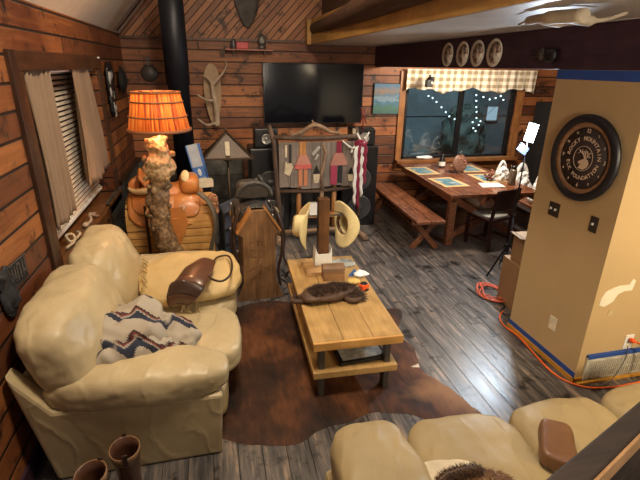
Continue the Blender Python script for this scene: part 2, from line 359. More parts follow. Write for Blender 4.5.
def bar(bm, p0, p1, w, h=None, up=(0, 0, 1), mi=0):
    h = h or w; p0 = Vector(p0); p1 = Vector(p1); d = p1-p0; L = d.length; z = d.normalized()
    x = Vector(up).cross(z)
    if x.length < 1e-3: x = Vector((1, 0, 0))
    x.normalize(); y = z.cross(x)
    M = Matrix((x, y, z)).transposed().to_4x4(); M.translation = (p0+p1)/2
    r = bmesh.ops.create_cube(bm, size=1, matrix=M @ Matrix.Diagonal((w, h, L, 1)))
    for f in set(f for v in r['verts'] for f in v.link_faces): f.material_index = mi
    return bm
def tube(bm, pts, rad, seg=10, cap=True, mi=0, flat=1.0):
    pts = [Vector(p) for p in pts]; n = len(pts)
    if not isinstance(rad, (list, tuple)): rad = [rad]*n
    prev = None; rings = []
    for i, p in enumerate(pts):
        t = (pts[min(i+1, n-1)]-pts[max(i-1, 0)]).normalized()
        a = prev if prev is not None else (Vector((0, 0, 1)) if abs(t.z) < 0.9 else Vector((1, 0, 0)))
        x = (a - t*a.dot(t)); x = x.normalized() if x.length > 1e-5 else t.orthogonal().normalized()
        prev = x; y = t.cross(x)
        rings.append([bm.verts.new(p + (x*math.cos(2*PI*k/seg)*flat + y*math.sin(2*PI*k/seg))*rad[i]) for k in range(seg)])
    for a, b in zip(rings, rings[1:]):
        for k in range(seg):
            f = bm.faces.new((a[k], a[(k+1) % seg], b[(k+1) % seg], b[k])); f.material_index = mi; f.smooth = True
    if cap:
        for r in (rings[0], rings[-1]):
            f = bm.faces.new(r); f.material_index = mi
    return bm
def spline(pts, n=8):
    pts = [Vector(p) for p in pts]; out = []
    P = [pts[0]*2-pts[1]]+pts+[pts[-1]*2-pts[-2]]
    for i in range(1, len(P)-2):
        for k in range(n):
            t = k/n; a, b, c, d = P[i-1:i+3]
            out.append(0.5*((2*b)+(-a+c)*t+(2*a-5*b+4*c-d)*t*t+(-a+3*b-3*c+d)*t**3))
    out.append(pts[-1]); return out
def lathe(bm, prof, seg=24, c=(0, 0, 0), sx=1, sy=1, mi=0, cap=True):
    rings = []
    for r, z in prof:
        rings.append([bm.verts.new((c[0]+sx*r*math.cos(2*PI*k/seg), c[1]+sy*r*math.sin(2*PI*k/seg), c[2]+z)) for k in range(seg)])
    for a, b in zip(rings, rings[1:]):
        for k in range(seg):
            f = bm.faces.new((a[k], a[(k+1) % seg], b[(k+1) % seg], b[k])); f.material_index = mi; f.smooth = True
    if cap:
        for r in (rings[0], rings[-1]):
            f = bm.faces.new(r); f.material_index = mi
    return bm
def prism(bm, poly, axis, d0, d1, mi=0):
    """poly of 2D points in the other two axes (cyclic order xyz minus axis)"""
    def mk(p, d):
        if axis == 'x': return (d, p[0], p[1])
        if axis == 'y': return (p[0], d, p[1])
        return (p[0], p[1], d)
    a = [bm.verts.new(mk(p, d0)) for p in poly]; b = [bm.verts.new(mk(p, d1)) for p in poly]
    n = len(poly); fs = [bm.faces.new(a), bm.faces.new(b)]
    for k in range(n): fs.append(bm.faces.new((a[k], a[(k+1) % n], b[(k+1) % n], b[k])))
    for f in fs: f.material_index = mi
    return bm
def ell(bm, c, s, seg=16, mi=0, rot=None):
    M = Matrix.Translation(c) @ (Euler(rot).to_matrix().to_4x4() if rot else Matrix.Identity(4)) @ Matrix.Diagonal((*s, 1))
    r = bmesh.ops.create_uvsphere(bm, u_segments=seg, v_segments=max(6, seg//2), radius=1, matrix=M)
    for f in set(f for v in r['verts'] for f in v.link_faces): f.material_index = mi; f.smooth = True
    return bm
def puff(bm, c, s, e=4.0, n=14, wr=0.012, wf=5, rot=None, seed=0, bulge=None, mi=0, fn=None):
    """puffy rounded block: s are half sizes"""
    r = bmesh.ops.create_grid(bm, x_segments=1, y_segments=1, size=1)
    bmesh.ops.delete(bm, geom=r['verts'], context='VERTS')
    E = Euler(rot).to_matrix() if rot else Matrix.Identity(3); c = Vector(c)
    vd = {}
    def V(p):
        k = tuple(round(q, 5) for q in p)
        if k in vd: return vd[k]
        x, y, z = p
        L = (abs(x)**e+abs(y)**e+abs(z)**e)**(1/e); q = Vector((x/L, y/L, z/L))
        w = Vector((q.x*s[0], q.y*s[1], q.z*s[2]))
        if fn: w = Vector(fn(q, w))
        nn = noise.noise((w*wf)+Vector((seed*3.1, seed, 0)))*wr + noise.noise((w*wf*2.7)+Vector((seed, 7, 3)))*wr*0.45
        d = Vector((q.x/s[0], q.y/s[1], q.z/s[2])).normalized()
        vd[k] = bm.verts.new(c + E @ (w + d*nn)); return vd[k]
    for ax in range(3):
        for sg in (-1, 1):
            for i in range(n):
                for j in range(n):
                    cs = []
                    for a, b in ((i, j), (i+1, j), (i+1, j+1), (i, j+1)):
                        u = -1+2*a/n; v = -1+2*b/n; p = [0, 0, 0]; p[ax] = sg; p[(ax+1) % 3] = u; p[(ax+2) % 3] = v; cs.append(V(p))
                    f = bm.faces.new(cs); f.smooth = True; f.material_index = mi
    return bm
def grid(bm, nu, nv, fn, mi=0, smooth=True):
    vs = [[bm.verts.new(fn(i/nu, j/nv)) for j in range(nv+1)] for i in range(nu+1)]
    for i in range(nu):
        for j in range(nv):
            f = bm.faces.new((vs[i][j], vs[i+1][j], vs[i+1][j+1], vs[i][j+1])); f.material_index = mi; f.smooth = smooth
    return bm
def strands(bm, n, L, w, droop=0.3, comb=(0, 0, 0), mi=0, seed=1):
    rnd = random.Random(seed); bm.faces.ensure_lookup_table(); fs = [f for f in bm.faces]; ar = [f.calc_area() for f in fs]
    bm.normal_update()
    for f in rnd.choices(fs, ar, k=n):
        vs = [v.co for v in f.verts]; ws = [rnd.random() for _ in vs]; t = sum(ws); p = sum((v*a for v, a in zip(vs, ws)), Vector())/t
        nn = f.normal.copy(); d = (nn + Vector((rnd.uniform(-.5, .5), rnd.uniform(-.5, .5), rnd.uniform(-.4, .3))) + Vector(comb)).normalized()
        l = L*rnd.uniform(.5, 1.3); side = d.orthogonal().normalized()*w
        tip = p + d*l + Vector((0, 0, -droop*l))
        g = bm.faces.new((bm.verts.new(p-side), bm.verts.new(p+side), bm.verts.new(tip))); g.material_index = mi
def text_bm(bm, s, size, M, depth=0.002):
    cu = bpy.data.curves.new('t', 'FONT'); cu.body = s; cu.size = size; cu.align_x = 'CENTER'; cu.align_y = 'CENTER'; cu.extrude = depth; cu.resolution_u = 2; cu.offset = size*0.015
    o = bpy.data.objects.new('t', cu); C.objects.link(o)
    dg = bpy.context.evaluated_depsgraph_get(); me = bpy.data.meshes.new_from_object(o.evaluated_get(dg))
    me.transform(M); bm.from_mesh(me); bpy.data.objects.remove(o); bpy.data.curves.remove(cu); bpy.data.meshes.remove(me)

XL, YB = -1.21, 7.55
# ------------------------------------------------------------------ setting
bm = NB(); box(bm, -1.7, 6.6, -1.2, 8.0, -0.1, 0); struct('floor', bm, M_floor)
# left wall with window opening y 3.5-5.75, z .87-2.3
bm = NB()
box(bm, -1.62, XL, -1.2, 3.5, 0, 2.745); box(bm, -1.62, XL, 5.75, YB, 0, 2.745)
box(bm, -1.62, XL, 3.5, 5.75, 0, 0.86); box(bm, -1.62, XL, 3.5, 5.75, 2.3, 2.745)
struct('wall_left', bm, M_left)
# back wall with window opening x 3.28-5.48, z .80-2.2
bm = NB()
box(bm, -1.62, 3.28, YB, YB+.2, 0, 2.70); box(bm, 5.48, 6.6, YB, YB+.2, 0, 2.70)
box(bm, 3.28, 5.48, YB, YB+.2, 0, 0.80); box(bm, 3.28, 5.48, YB, YB+.2, 2.2, 2.70)
struct('wall_back', bm, M_back)
bm = NB(); prism(bm, [(-1.62, 2.70), (1.95, 2.70), (1.95, 6.2), (1.6, 6.2), (-1.62, 2.72)], 'y', YB-.01, YB+.2); struct('wall_gable', bm, M_gable)
bm = NB(); box(bm, XL, 1.6, YB-.035, YB-.01, 2.685, 2.72); struct('trim_1', bm, M_trim)
bm = NB(); box(bm, 6.3, 6.6, -1.2, YB, 0, 2.70); struct('wall_right', bm, M_left)
# sloped ceiling rising from the left wall
sl = (3.191-2.745)/(1.212-0.805)
bm = NB(); prism(bm, [(XL-.3, 2.745-.3*sl), (1.9, 2.745+sl*(1.9-XL)), (1.9, 2.95+sl*(1.9-XL)), (XL-.3, 2.95-.3*sl)], 'y', -1.2, YB+.2); struct('ceiling', bm, M_ceil)
bm = NB(); prism(bm, [(XL+.02, 2.745+.02*sl), (1.6, 2.745+sl*(1.6-XL)), (1.6, 2.715+sl*(1.6-XL)), (XL+.05, 2.745)], 'y', 7.0, 7.12); struct('trim_2', bm, M_log)
# loft underside, dark beam, fascia
bm = NB(); box(bm, 1.6, 2.7, -1.2, YB, 2.67, 2.75); struct('ceiling_loft', bm, M_soffit)
bm = NB(); box(bm, 2.7, 6.6, -1.2, YB, 2.66, 2.75); struct('ceiling_dining', bm, M_soffit)
bm = NB(); box(bm, 2.7, 2.86, -1.2, YB-.002, 2.355, 2.669); struct('trim_3', bm, M_beam, bevel=.004)
bm = NB(); box(bm, 1.56, 1.6, -1.2, 7.3, 2.66, 2.80); box(bm, 1.5, 1.6, 7.28, 7.42, 2.66, 3.0)
box(bm, 1.56, 1.6, 5.2, 7.3, 2.93, 3.0); struct('trim_4', bm, M_ochre, bevel=.004)
bm = NB(); box(bm, 1.78, 1.82, -1.2, YB, 2.76, 6.0); struct('wall_loft', bm, M_log)
bm = NB(); tube(bm, [(1.62, 7.25, 2.88), (1.60, 6.2, 2.87), (1.58, 5.2, 2.89), (1.56, 4.2, 2.93), (1.56, 3.0, 2.97), (1.56, 1.0, 3.0)], [.09, .10, .12, .15, .18, .20], 14)
tag(obj('log_beam', bm, M_log), 'dark rough log lying along the edge of the loft above the soffit', 'beam')
# pillar (stair wall end)
bm = NB(); box(bm, 2.7, 5.2, 2.4, 3.25, 0, 2.355); struct('wall_pillar', bm, M_tan)
bm = NB(); box(bm, 2.685, 2.7, 2.385, 3.26, 0.0, 0.04); box(bm, 2.685, 2.77, 2.385, 2.4, 0, .04); struct('baseboard_pillar', bm, M_ochpaint)
bm = NB(); box(bm, 2.693, 2.7, 2.40, 3.255, 0.04, 0.085); tag(obj('painters_tape', bm, M_bluetape), 'blue masking tape above the ochre strip at the foot of the clock wall', 'tape')
bm = NB(); box(bm, 2.694, 2.7, 2.39, 3.25, 2.285, 2.353); box(bm, 2.694, 5.2, 2.393, 2.4, 2.285, 2.353); tag(obj('painters_tape', bm, M_bluetape), 'dark blue masking tape along the top of the tan pillar under the beam', 'tape')
# back window: casing, frame, glass
w = obj('window_1', prism(prism(NB(), [(3.17, .70), (3.28, .70), (3.28, 2.3), (3.17, 2.3)], 'y', YB-.04, YB), [(5.48, .70), (5.62, .70), (5.62, 2.3), (5.48, 2.3)], 'y', YB-.04, YB), M_jamb, bevel=.004); w['kind'] = 'structure'
bm = NB(); box(bm, 3.17, 5.62, YB-.16, YB+.1, .745, .80); box(bm, 3.17, 5.62, YB-.03, YB, .60, .745); obj('window_sill', bm, M_jambx, w, bevel=.004)
bm = NB()
box(bm, 3.28, 3.36, YB+.02, YB+.09, .80, 2.2); box(bm, 5.41, 5.48, YB+.02, YB+.09, .80, 2.2); box(bm, 3.28, 5.48, YB+.02, YB+.09, .80, .84); box(bm, 3.28, 5.48, YB+.02, YB+.09, 2.14, 2.2)
box(bm, 4.35, 4.44, YB+.03, YB+.09, .82, 2.2); obj('window_frame', bm, M_black, w, bevel=.003)
bm = NB(); box(bm, 3.36, 4.35, YB+.05, YB+.056, .84, 2.14); obj('pane', bm, MATS['glass'], w)
bm = NB(); box(bm, 4.44, 5.41, YB+.05, YB+.056, .84, 2.14); obj('pane', bm, MATS['glass'], w)
# left window casing, sill, glass
w = NB(); box(w, XL-.02, XL+.03, 3.32, 3.42, .60, 2.42)
w = struct('window_2', w, M_trimz, bevel=.004)
bm = NB(); box(bm, XL, XL+.022, 3.42, 5.95, 2.29, 2.42); box(bm, XL, XL+.02, 5.75, 5.95, .88, 2.29); box(bm, XL, XL+.02, 3.42, 3.52, .88, 2.29); obj('window_casing', bm, M_trim, w, bevel=.004)
bm = NB(); box(bm, -1.46, XL+.045, 3.42, 5.93, .835, .875); box(bm, XL, XL+.03, 3.42, 5.93, .74, .835); obj('window_sill', bm, M_sill, w, bevel=.006)
bm = NB(); box(bm, -1.45, -1.445, 3.5, 5.75, .87, 2.3); obj('pane', bm, M_screen, w)
# hearth: slate with wood cap
bm = NB(); box(bm, XL, XL+.03, 5.2, YB, 0, .9); box(bm, XL, .45, YB-.03, YB, 0, .9); box(bm, XL+.03, .45, 5.9, YB-.03, 0, .05); struct('trim_5', bm, MATS['slate'])
bm = NB(); box(bm, XL, XL+.05, 5.95, YB, .9, .96); box(bm, XL, .49, YB-.05, YB, .9, .96); box(bm, .45, .49, YB-.045, YB, 0, .9); box(bm, XL, XL+.045, 5.13, 5.2, 0, .875); struct('trim_6', bm, M_trimz, bevel=.003)
bm = NB(); box(bm, XL, XL+.02, -1.2, 5.1, 0, .12); struct('baseboard_left', bm, M_beam)

# ------------------------------------------------------------------ blinds, curtains
t = thing('window_blind', 'pale horizontal slat blind between the tan curtains on the left wall', 'blind', (-1.35, 4.6, .95))
bm = NB()
z = .05
while z < 1.31:
    box(bm, -.014, .014, -1.0, 1.05, z, z+.003, rot=(0, R(62), 0)); z += .045
obj('slats', bm, M_slat, t)
bm = NB(); box(bm, -.022, .022, -1.0, 1.05, .0, .032); obj('bottom_rail', bm, M_white, t, bevel=.003)
bm = NB(); box(bm, -.025, .025, -1.0, 1.05, 1.31, 1.345); obj('head_rail', bm, M_white, t)
bm = NB()
for y in (-.6, 0, .6): bar(bm, (0, y, .02), (0, y, 1.32), .003)
obj('ladder_cord', bm, M_slat, t)
bm = NB(); tube(bm, [(-1.25, 3.53, 2.278), (-1.25, 5.73, 2.278)], .009); tag(obj('curtain_rod', bm, M_white), 'thin white rod carrying the two tan curtains', 'rod')
def curtain(y0, y1, by0, by1, zt, zb, label, folds):
    bm = NB()
    def f(u, v):
        ya = y0+(y1-y0)*u; yb = by0+(by1-by0)*u; k = v**1.3; y = ya+(yb-ya)*k
        return (-1.225+.028*math.sin(u*folds*2*PI+.6*math.sin(v*3))*(0.5+.6*v)+.012*math.sin(u*folds*5.1+v*2), y, zt+(zb-zt)*v+.02*math.sin(u*9)*v)
    grid(bm, 80, 24, f); tag(obj('curtain', bm, M_curt, smooth=True, solid=.004), label, 'curtain')
curtain(3.60, 4.16, 3.60, 4.12, 2.305, 1.14, 'tan gathered curtain nearest the camera beside the window blind', 7)
curtain(4.80, 5.42, 4.68, 5.66, 2.305, 1.20, 'tan curtain flaring out past the far end of the window blind', 5)

# valance
t = NB()
def vf(u, v):
    x = 3.24+2.5*u; zb = 1.99+.03*math.sin(u*16)+.02*math.sin(u*41)
    if u > .93: zb -= .05
    return (x, YB-.13+.022*math.sin(u*90+.5*math.sin(v*4))*(.35+.75*v)+.012*math.sin(u*37), 2.335+(zb-2.335)*v)
grid(t, 200, 12, vf)
tag(obj('window_valance', t, MATS['gingham'], smooth=True, solid=.004), 'beige gingham ruffled valance over the dining window', 'valance')

# ------------------------------------------------------------------ night garden behind the window
bm = NB(); box(bm, 1.5, 9.5, 7.85, 14, -.3, -.25); struct('ground', bm, plain('night_ground', (.05, .06, .055), .9))
bm = NB(); box(bm, 1.2, 10.5, 11.4, 11.5, -.3, 3.6); box(bm, 1.2, 10.5, 11.35, 11.4, 1.15, 1.2); box(bm, 3.2, 3.32, 11.3, 11.4, 0, 3.4); struct('wall_outside', bm, plain('grey_outer_wall', (.10, .125, .13), .8, var=.4, nscale=1.2))
t = thing('string_lights', 'string of small white lights hanging outside the dining window', 'lights', (4.6, 9.1, .0))
bp = [(4.48, 1.8), (4.58, 1.76), (4.68, 1.68), (4.81, 1.57), (4.92, 1.47), (5.02, 1.38), (5.15, 1.32), (5.28, 1.28), (5.6, 1.25), (5.68, 1.34), (5.66, 1.47), (5.64, 1.57), (5.62, 1.7), (5.6, 1.82), (5.78, 1.78), (5.94, 1.73), (6.08, 1.76), (6.2, 1.8), (6.28, 1.72), (5.64, 1.12), (5.76, 1.19), (5.79, 1.27), (5.7, 1.06)]
bm = NB(); tube(bm, [(x-4.6, 0, z) for x, z in bp], .004, 5); obj('cord', bm, M_black, t)
bs = None
for k, (x, z) in enumerate(bp):
    if bs is None:
        bm = NB(); ell(bm, (0, 0, 0), (.017, .017, .017), 8); bs = obj('bulb', bm, MATS['bulb'], t, (x-4.6, -.02, z))
    else:
        b_ = bs.copy(); C.objects.link(b_); b_.parent = t; b_.location = (x-4.6, -.02, z)
bm = NB(); puff(bm, (0, 0, .75), (.55, .3, .75), 2.2, 12, .16, 4); strands(bm, 3500, .09, .01, .1)
tag(obj('garden_shrub', bm, plain('dark_foliage', (.04, .06, .05), .8), loc=(6.1, 10.2, 0)), 'leafy shrub outside behind the string of lights', 'shrub')
t = thing('neighbour_window', 'bluish lit window far outside at the right of the dining window', 'window', (7.53, 11.3, 1.05)); t.name = 'lit_window'
bm = NB(); box(bm, -.16, .16, 0, .04, -.02, .34); obj('pane', bm, MATS['bluewin'], t)
bm = NB(); box(bm, -.19, -.16, -.01, .04, -.05, .37); box(bm, .16, .19, -.01, .04, -.05, .37); box(bm, -.19, .19, -.01, .04, .34, .37); box(bm, -.19, .19, -.01, .04, -.05, -.02); obj('frame', bm, M_grey, t)

# ------------------------------------------------------------------ sofa by the left wall
t = thing('leather_sofa', 'cream leather two seat sofa standing against the left log wall', 'sofa', (-.55, 3.3, 0))
def slope(q, w): return w
bm = NB()  # base carcass, slightly flared
prism(bm, [(-.50, .02), (.46, .02), (.46, .40), (-.42, .46), (-.62, .68)], 'y', -.95, .95)
obj('base', bm, M_cream, t, bevel=.03)
bm = NB()  # near side panel
prism(bm, [(-.50, .0), (.47, .0), (.50, .46), (-.44, .50), (-.63, .78)], 'y', -1.02, -.90)
obj('side_panel', bm, M_cream, t, bevel=.02)
bm = NB(); prism(bm, [(-.50, .0), (.47, .0), (.50, .50), (-.44, .50), (-.63, .78)], 'y', .92, 1.02); obj('side_panel', bm, M_cream, t, bevel=.02)
bm = NB(); puff(bm, (.02, -.86, .555), (.53, .19, .125), 3.2, 30, .012, 7, rot=(0, R(2), 0), seed=2); obj('arm', bm, M_cream, t)
bm = NB(); puff(bm, (.0, .86, .52), (.54, .17, .12), 3.0, 16, .022, 5, seed=5); obj('arm', bm, M_cream, t)
def bk(q, w):
    return (w.x - .10*q.z + .05*(1-q.y*q.y), w.y, w.z)
bm = NB(); puff(bm, (-.41, -.46, .74), (.19, .54, .30), 3.4, 32, .013, 7, seed=11, fn=bk); obj('back_cushion', bm, M_cream, t)
bm = NB(); puff(bm, (-.41, .52, .73), (.18, .46, .29), 3.4, 32, .013, 7, seed=17, fn=bk); obj('back_cushion', bm, M_cream, t)
bm = NB(); puff(bm, (.18, -.26, .375), (.45, .38, .115), 4.4, 30, .011, 7, seed=21, fn=lambda q, w: (w.x+.03*(1-q.y*q.y)*(q.x > 0), w.y, w.z*(1+.15*q.x))); obj('seat_cushion', bm, M_cream, t)
bm = NB(); puff(bm, (.19, .42, .375), (.47, .33, .115), 4.2, 28, .018, 6, seed=23); obj('seat_cushion', bm, M_cream, t)
bm = NB(); puff(bm, (.36, .06, .16), (.18, .80, .16), 7, 20, .010, 5, seed=25); obj('front_skirt', bm, M_cream, t)

# tan pillow at the far end
t = thing('fringed_pillow', 'long tan buckskin pillow with laced fringe lying on the far sofa seat', 'pillow', (-.27, 3.70, .60), R(4))
bm = NB(); puff(bm, (0, 0, .01), (.43, .33, .085), 3.0, 28, .016, 8, seed=31, rot=(R(13), R(-2), 0)); obj('cushion', bm, M_pillow, t)
bm = NB(); rnd = random.Random(3)
for k in range(26):
    y = -.28+.56*k/25; p = Vector((-.37+.02*math.sin(k), y, .02+.07*math.cos(y*4)+y*.23)); tube(bm, [p, p+Vector((-.02, -.01, .012)), p+Vector((.0+rnd.uniform(-.02, .02), -.03, -.05))], .004, 5)
obj('fringe', bm, M_pillow, t)
bm = NB()
for k in range(14):
    p = Vector((-.10+.14*k/13, -.34, -.07)); tube(bm, [p, p+Vector((rnd.uniform(-.04, .02), -.05, -.005)), p+Vector((rnd.uniform(-.06, .06), -.10+rnd.uniform(-.03, .02), -.02))], .0035, 5)
obj('tassel', bm, M_pillow, t)
# holster with loop strap
t = thing('leather_holster', 'dark brown leather pouch with looped strap resting on the tan pillow', 'holster', (-.24, 3.74, .72), R(0))
HR = [((-0.199, 3.697, 0.755), (-0.056, 3.626, 0.755)), ((-0.295, 3.58, 0.75), (-0.083, 3.457, 0.75)), ((-0.359, 3.403, 0.73), (-0.132, 3.303, 0.73)), ((-0.405, 3.347, 0.7), (-0.165, 3.212, 0.7)), ((-0.427, 3.27, 0.645), (-0.214, 3.194, 0.645)), ((-0.428, 3.263, 0.56), (-0.285, 3.282, 0.56))]
HO = Vector((-.24, 3.74, .72))
def hf(u, v, lift=0):
    q = v*(len(HR)-1); k = min(int(q), len(HR)-2); f = q-k
    a = Vector(HR[k][0]).lerp(Vector(HR[k+1][0]), f); b = Vector(HR[k][1]).lerp(Vector(HR[k+1][1]), f)
    return a.lerp(b, u)-HO+Vector((0, 0, .03*(1-(2*u-1)**2)+lift))
bm = NB(); grid(bm, 14, 24, hf); obj('pouch', bm, M_brown, t, smooth=True, solid=.022)
bm = NB(); grid(bm, 14, 12, lambda u, v: hf(-.04+1.08*u, .52+.48*v, .018)); obj('flap', bm, M_darkbrown, t, smooth=True, solid=.008)
bm = NB(); ell(bm, hf(.4, .56, .03), (.012, .012, .006), 10); obj('snap', bm, M_steel, t)
bm = NB(); tube(bm, spline([(0.158, -0.098, 0.03), (0.212, 0.024, 0.03), (0.3, 0.03, 0.03), (0.326, -0.153, 0.03), (0.299, -0.369, 0.03), (0.233, -0.467, 0.03), (0.156, -0.415, 0.03), (0.109, -0.273, 0.03)], 8), .009, 8); obj('loop_strap', bm, M_darkbrown, t)
# blanket heap
t = NB()
def bl(q, w): return (w.x, w.y, w.z*(1-.25*q.x))
puff(t, (-.10, .04, .10), (.29, .27, .15), 2.6, 40, .07, 5.0, seed=41)
puff(t, (.0, -.19, .09), (.27, .10, .075), 2.6, 34, .05, 7, seed=44, rot=(0, R(3), R(8)))
puff(t, (.20, .04, .06), (.24, .13, .075), 2.5, 34, .05, 7, seed=45, rot=(0, R(8), R(-38)))
tag(obj('woven_blanket', t, MATS['blanket'], loc=(-.60, 2.76, .575)), 'crumpled cream blanket with navy and rust stepped pattern on the sofa', 'blanket')

# boots at the sofa side
def boot(label, loc, rz):
    t = thing('cowboy_boot', label, 'boot', loc, rz)
    bm = NB()
    rings = [(0, .0, .075, .055, .02), (0, 0, .08, .055, .06), (.0, 0, .058, .05, .12), (.0, 0, .06, .055, .2), (0, 0, .07, .062, .28), (0, 0, .076, .066, .34)]
    tube(bm, [(0, 0, .02), (0, 0, .06), (0, 0, .12), (0, 0, .2), (0, 0, .28), (0, -.01, .35)], [.05, .055, .055, .062, .07, .078], 20, cap=False)
    obj('shaft', bm, M_brown, t, solid=.006)
    bm = NB(); puff(bm, (0, -.11, .05), (.045, .13, .045), 2.4, 14, .003, 4); obj('foot', bm, M_darkbrown, t)
    bm = NB(); box(bm, -.03, .03, .0, .06, -.0, .04); box(bm, -.04, .04, -.24, .0, .0, .012); obj('sole', bm, M_darkbrown, t, bevel=.006)
    bm = NB(); box(bm, -.012, .012, .066, .076, .30, .375); obj('pull_tab', bm, M_darkbrown, t)
    bm = NB(); box(bm, -.012, .012, -.097, -.087, .30, .375); obj('pull_tab', bm, M_darkbrown, t)
    bm = NB(); tube(bm, [(0, 0, .285), (0, -.01, .352)], [.0725, .0795], 20, cap=False); obj('collar', bm, plain('tan_boot_collar', (.22, .12, .055), .5), t, solid=.006)
boot('tall brown cowboy boot with pull tab beside the sofa side', (-.60, 2.10, 0), R(10))
boot('brown boot half out of frame left of the taller boot', (-.74, 1.96, 0), R(-25))

# ------------------------------------------------------------------ cowhide rug
edge = [(-.10, 2.42), (.10, 2.30), (.40, 2.25), (.60, 2.34), (.80, 2.36), (1.0, 2.42), (1.22, 2.36), (1.45, 2.22), (1.72, 2.13), (1.78, 2.20), (1.74, 2.36), (1.66, 2.60), (1.56, 2.80), (1.60, 2.95), (1.62, 3.15), (1.56, 3.35), (1.66, 3.50), (1.78, 3.72), (1.72, 3.80), (1.50, 3.85), (1.30, 4.05), (1.0, 4.18), (.74, 4.12), (.5, 4.22), (.2, 4.18), (.0, 4.05), (.08, 3.8), (-.02, 3.5), (-.10, 3.2), (.0, 2.95), (-.12, 2.7)]
pts = spline([(x, y, 0) for x, y in edge+[edge[0]]], 5)[:-1]
cx, cy = .8, 3.15; bm = NB(); K = 14; cv = bm.verts.new((0, 0, .007)); prev = None
for k in range(1, K+1):
    ring = []
    for i, p in enumerate(pts):
        s = k/K; jx = noise.noise(p*9)*.02*(k == K); q = Vector((cx+(p.x-cx)*s, cy+(p.y-cy)*s, 0)); h = .007+.003*noise.noise(q*4)
        if k == K: h = .001
        ring.append(bm.verts.new((q.x-cx+jx, q.y-cy+jx, h)))
    n = len(ring)
    for i in range(n):
        if prev: bm.faces.new((prev[i], ring[i], ring[(i+1) % n], prev[(i+1) % n])).smooth = True
        else: bm.faces.new((cv, ring[i], ring[(i+1) % n])).smooth = True
    prev = ring
tag(obj('cowhide_rug', bm, MATS['hide'], loc=(cx, cy, .001)), 'brown brindle cowhide rug spread under the coffee table', 'rug')

# ------------------------------------------------------------------ coffee table
TZ = R(-2)
t = thing('coffee_table', 'pale pine coffee table with a thick top and lower shelf', 'table', (.965, 3.39, 0), TZ)
bm = NB(); 
for k in range(3): box(bm, -.34+.227*k, -.34+.227*(k+1)-.002, -.75, .75, .44, .50)
obj('tabletop', bm, M_pine, t, bevel=.005)
bm = NB(); box(bm, -.34, .34, -.775, -.75, .435, .50); obj('edge_board', bm, M_pinex, t, bevel=.004)
bm = NB(); box(bm, -.34, .31, -.78, .72, .195, .25); obj('shelf', bm, M_pine, t, bevel=.005)
for x in (-.27, .24):
    for y in (-.70, .60):
        bm = NB(); box(bm, x-.022, x+.022, y-.04, y+.04, .010, .44); obj('leg', bm, M_iron, t, bevel=.004)
# boxed tray on the shelf
t = thing('framed_picture', 'black framed silver picture lying on the coffee table shelf', 'picture', (1.0, 2.79, .252), R(3))
bm = NB(); box(bm, -.19, .19, -.12, .12, 0, .03); obj('frame', bm, M_black, t, bevel=.004)
bm = NB(); box(bm, -.165, .165, -.095, .095, .03, .034); obj('print', bm, M_silver, t)
# fur pelt on table
bm = NB(); puff(bm, (0, 0, .05), (.25, .115, .050), 2.4, 18, .02, 8, rot=(0, 0, R(12)), seed=3); puff(bm, (-.26, -.03, .03), (.08, .04, .025), 2.2, 8, .01, 8, seed=4); puff(bm, (.2, -.06, .03), (.09, .09, .03), 2.2, 8, .01, 8, seed=6)
strands(bm, 15000, .055, .0018, .45, (.25, -.35, .1), seed=5)
tag(obj('fur_pelt', bm, M_fur, loc=(.87, 3.27, .502)), 'fluffy dark brown fur pelt lying on the coffee table', 'pelt')
# wood slab, hat post, block, tape measure, bits
bm = NB(); box(bm, -.13, .13, -.15, .14, 0, .022); box(bm, -.12, .12, -.15, .14, .022, .034); tag(obj('wood_slab', bm, wood('striped_slab', (.36, .18, .06), (.62, .40, .18), 'X', .45), loc=(.90, 3.86, .502), bevel=.004), 'flat striped wood slab under the hat post on the coffee table', 'board')
t = thing('hat_post', 'dark figured wooden post in a white bracket holding two cowboy hats', 'hat stand', (.965, 3.90, .538))
bm = NB(); box(bm, -.085, .085, -.05, .05, .0, .12); prism(bm, [(-.085, .12), (-.06, .12), (-.078, .19)], 'y', -.05, .05); prism(bm, [(.085, .12), (.06, .12), (.078, .19)], 'y', -.05, .05); obj('bracket', bm, M_white, t, bevel=.004)
bm = NB(); box(bm, -.052, .052, -.045, .045, .121, .67); obj('post', bm, wood('dark_burled_post', (.035, .014, .007), (.20, .09, .035), 'Z', .3, .25), t, bevel=.006)
bm = NB(); bar(bm, (-.19, 0, .50), (.21, -.02, .50), .012); bar(bm, (.05, -.03, .56), (.17, -.06, .53), .007); obj('peg', bm, M_iron, t)
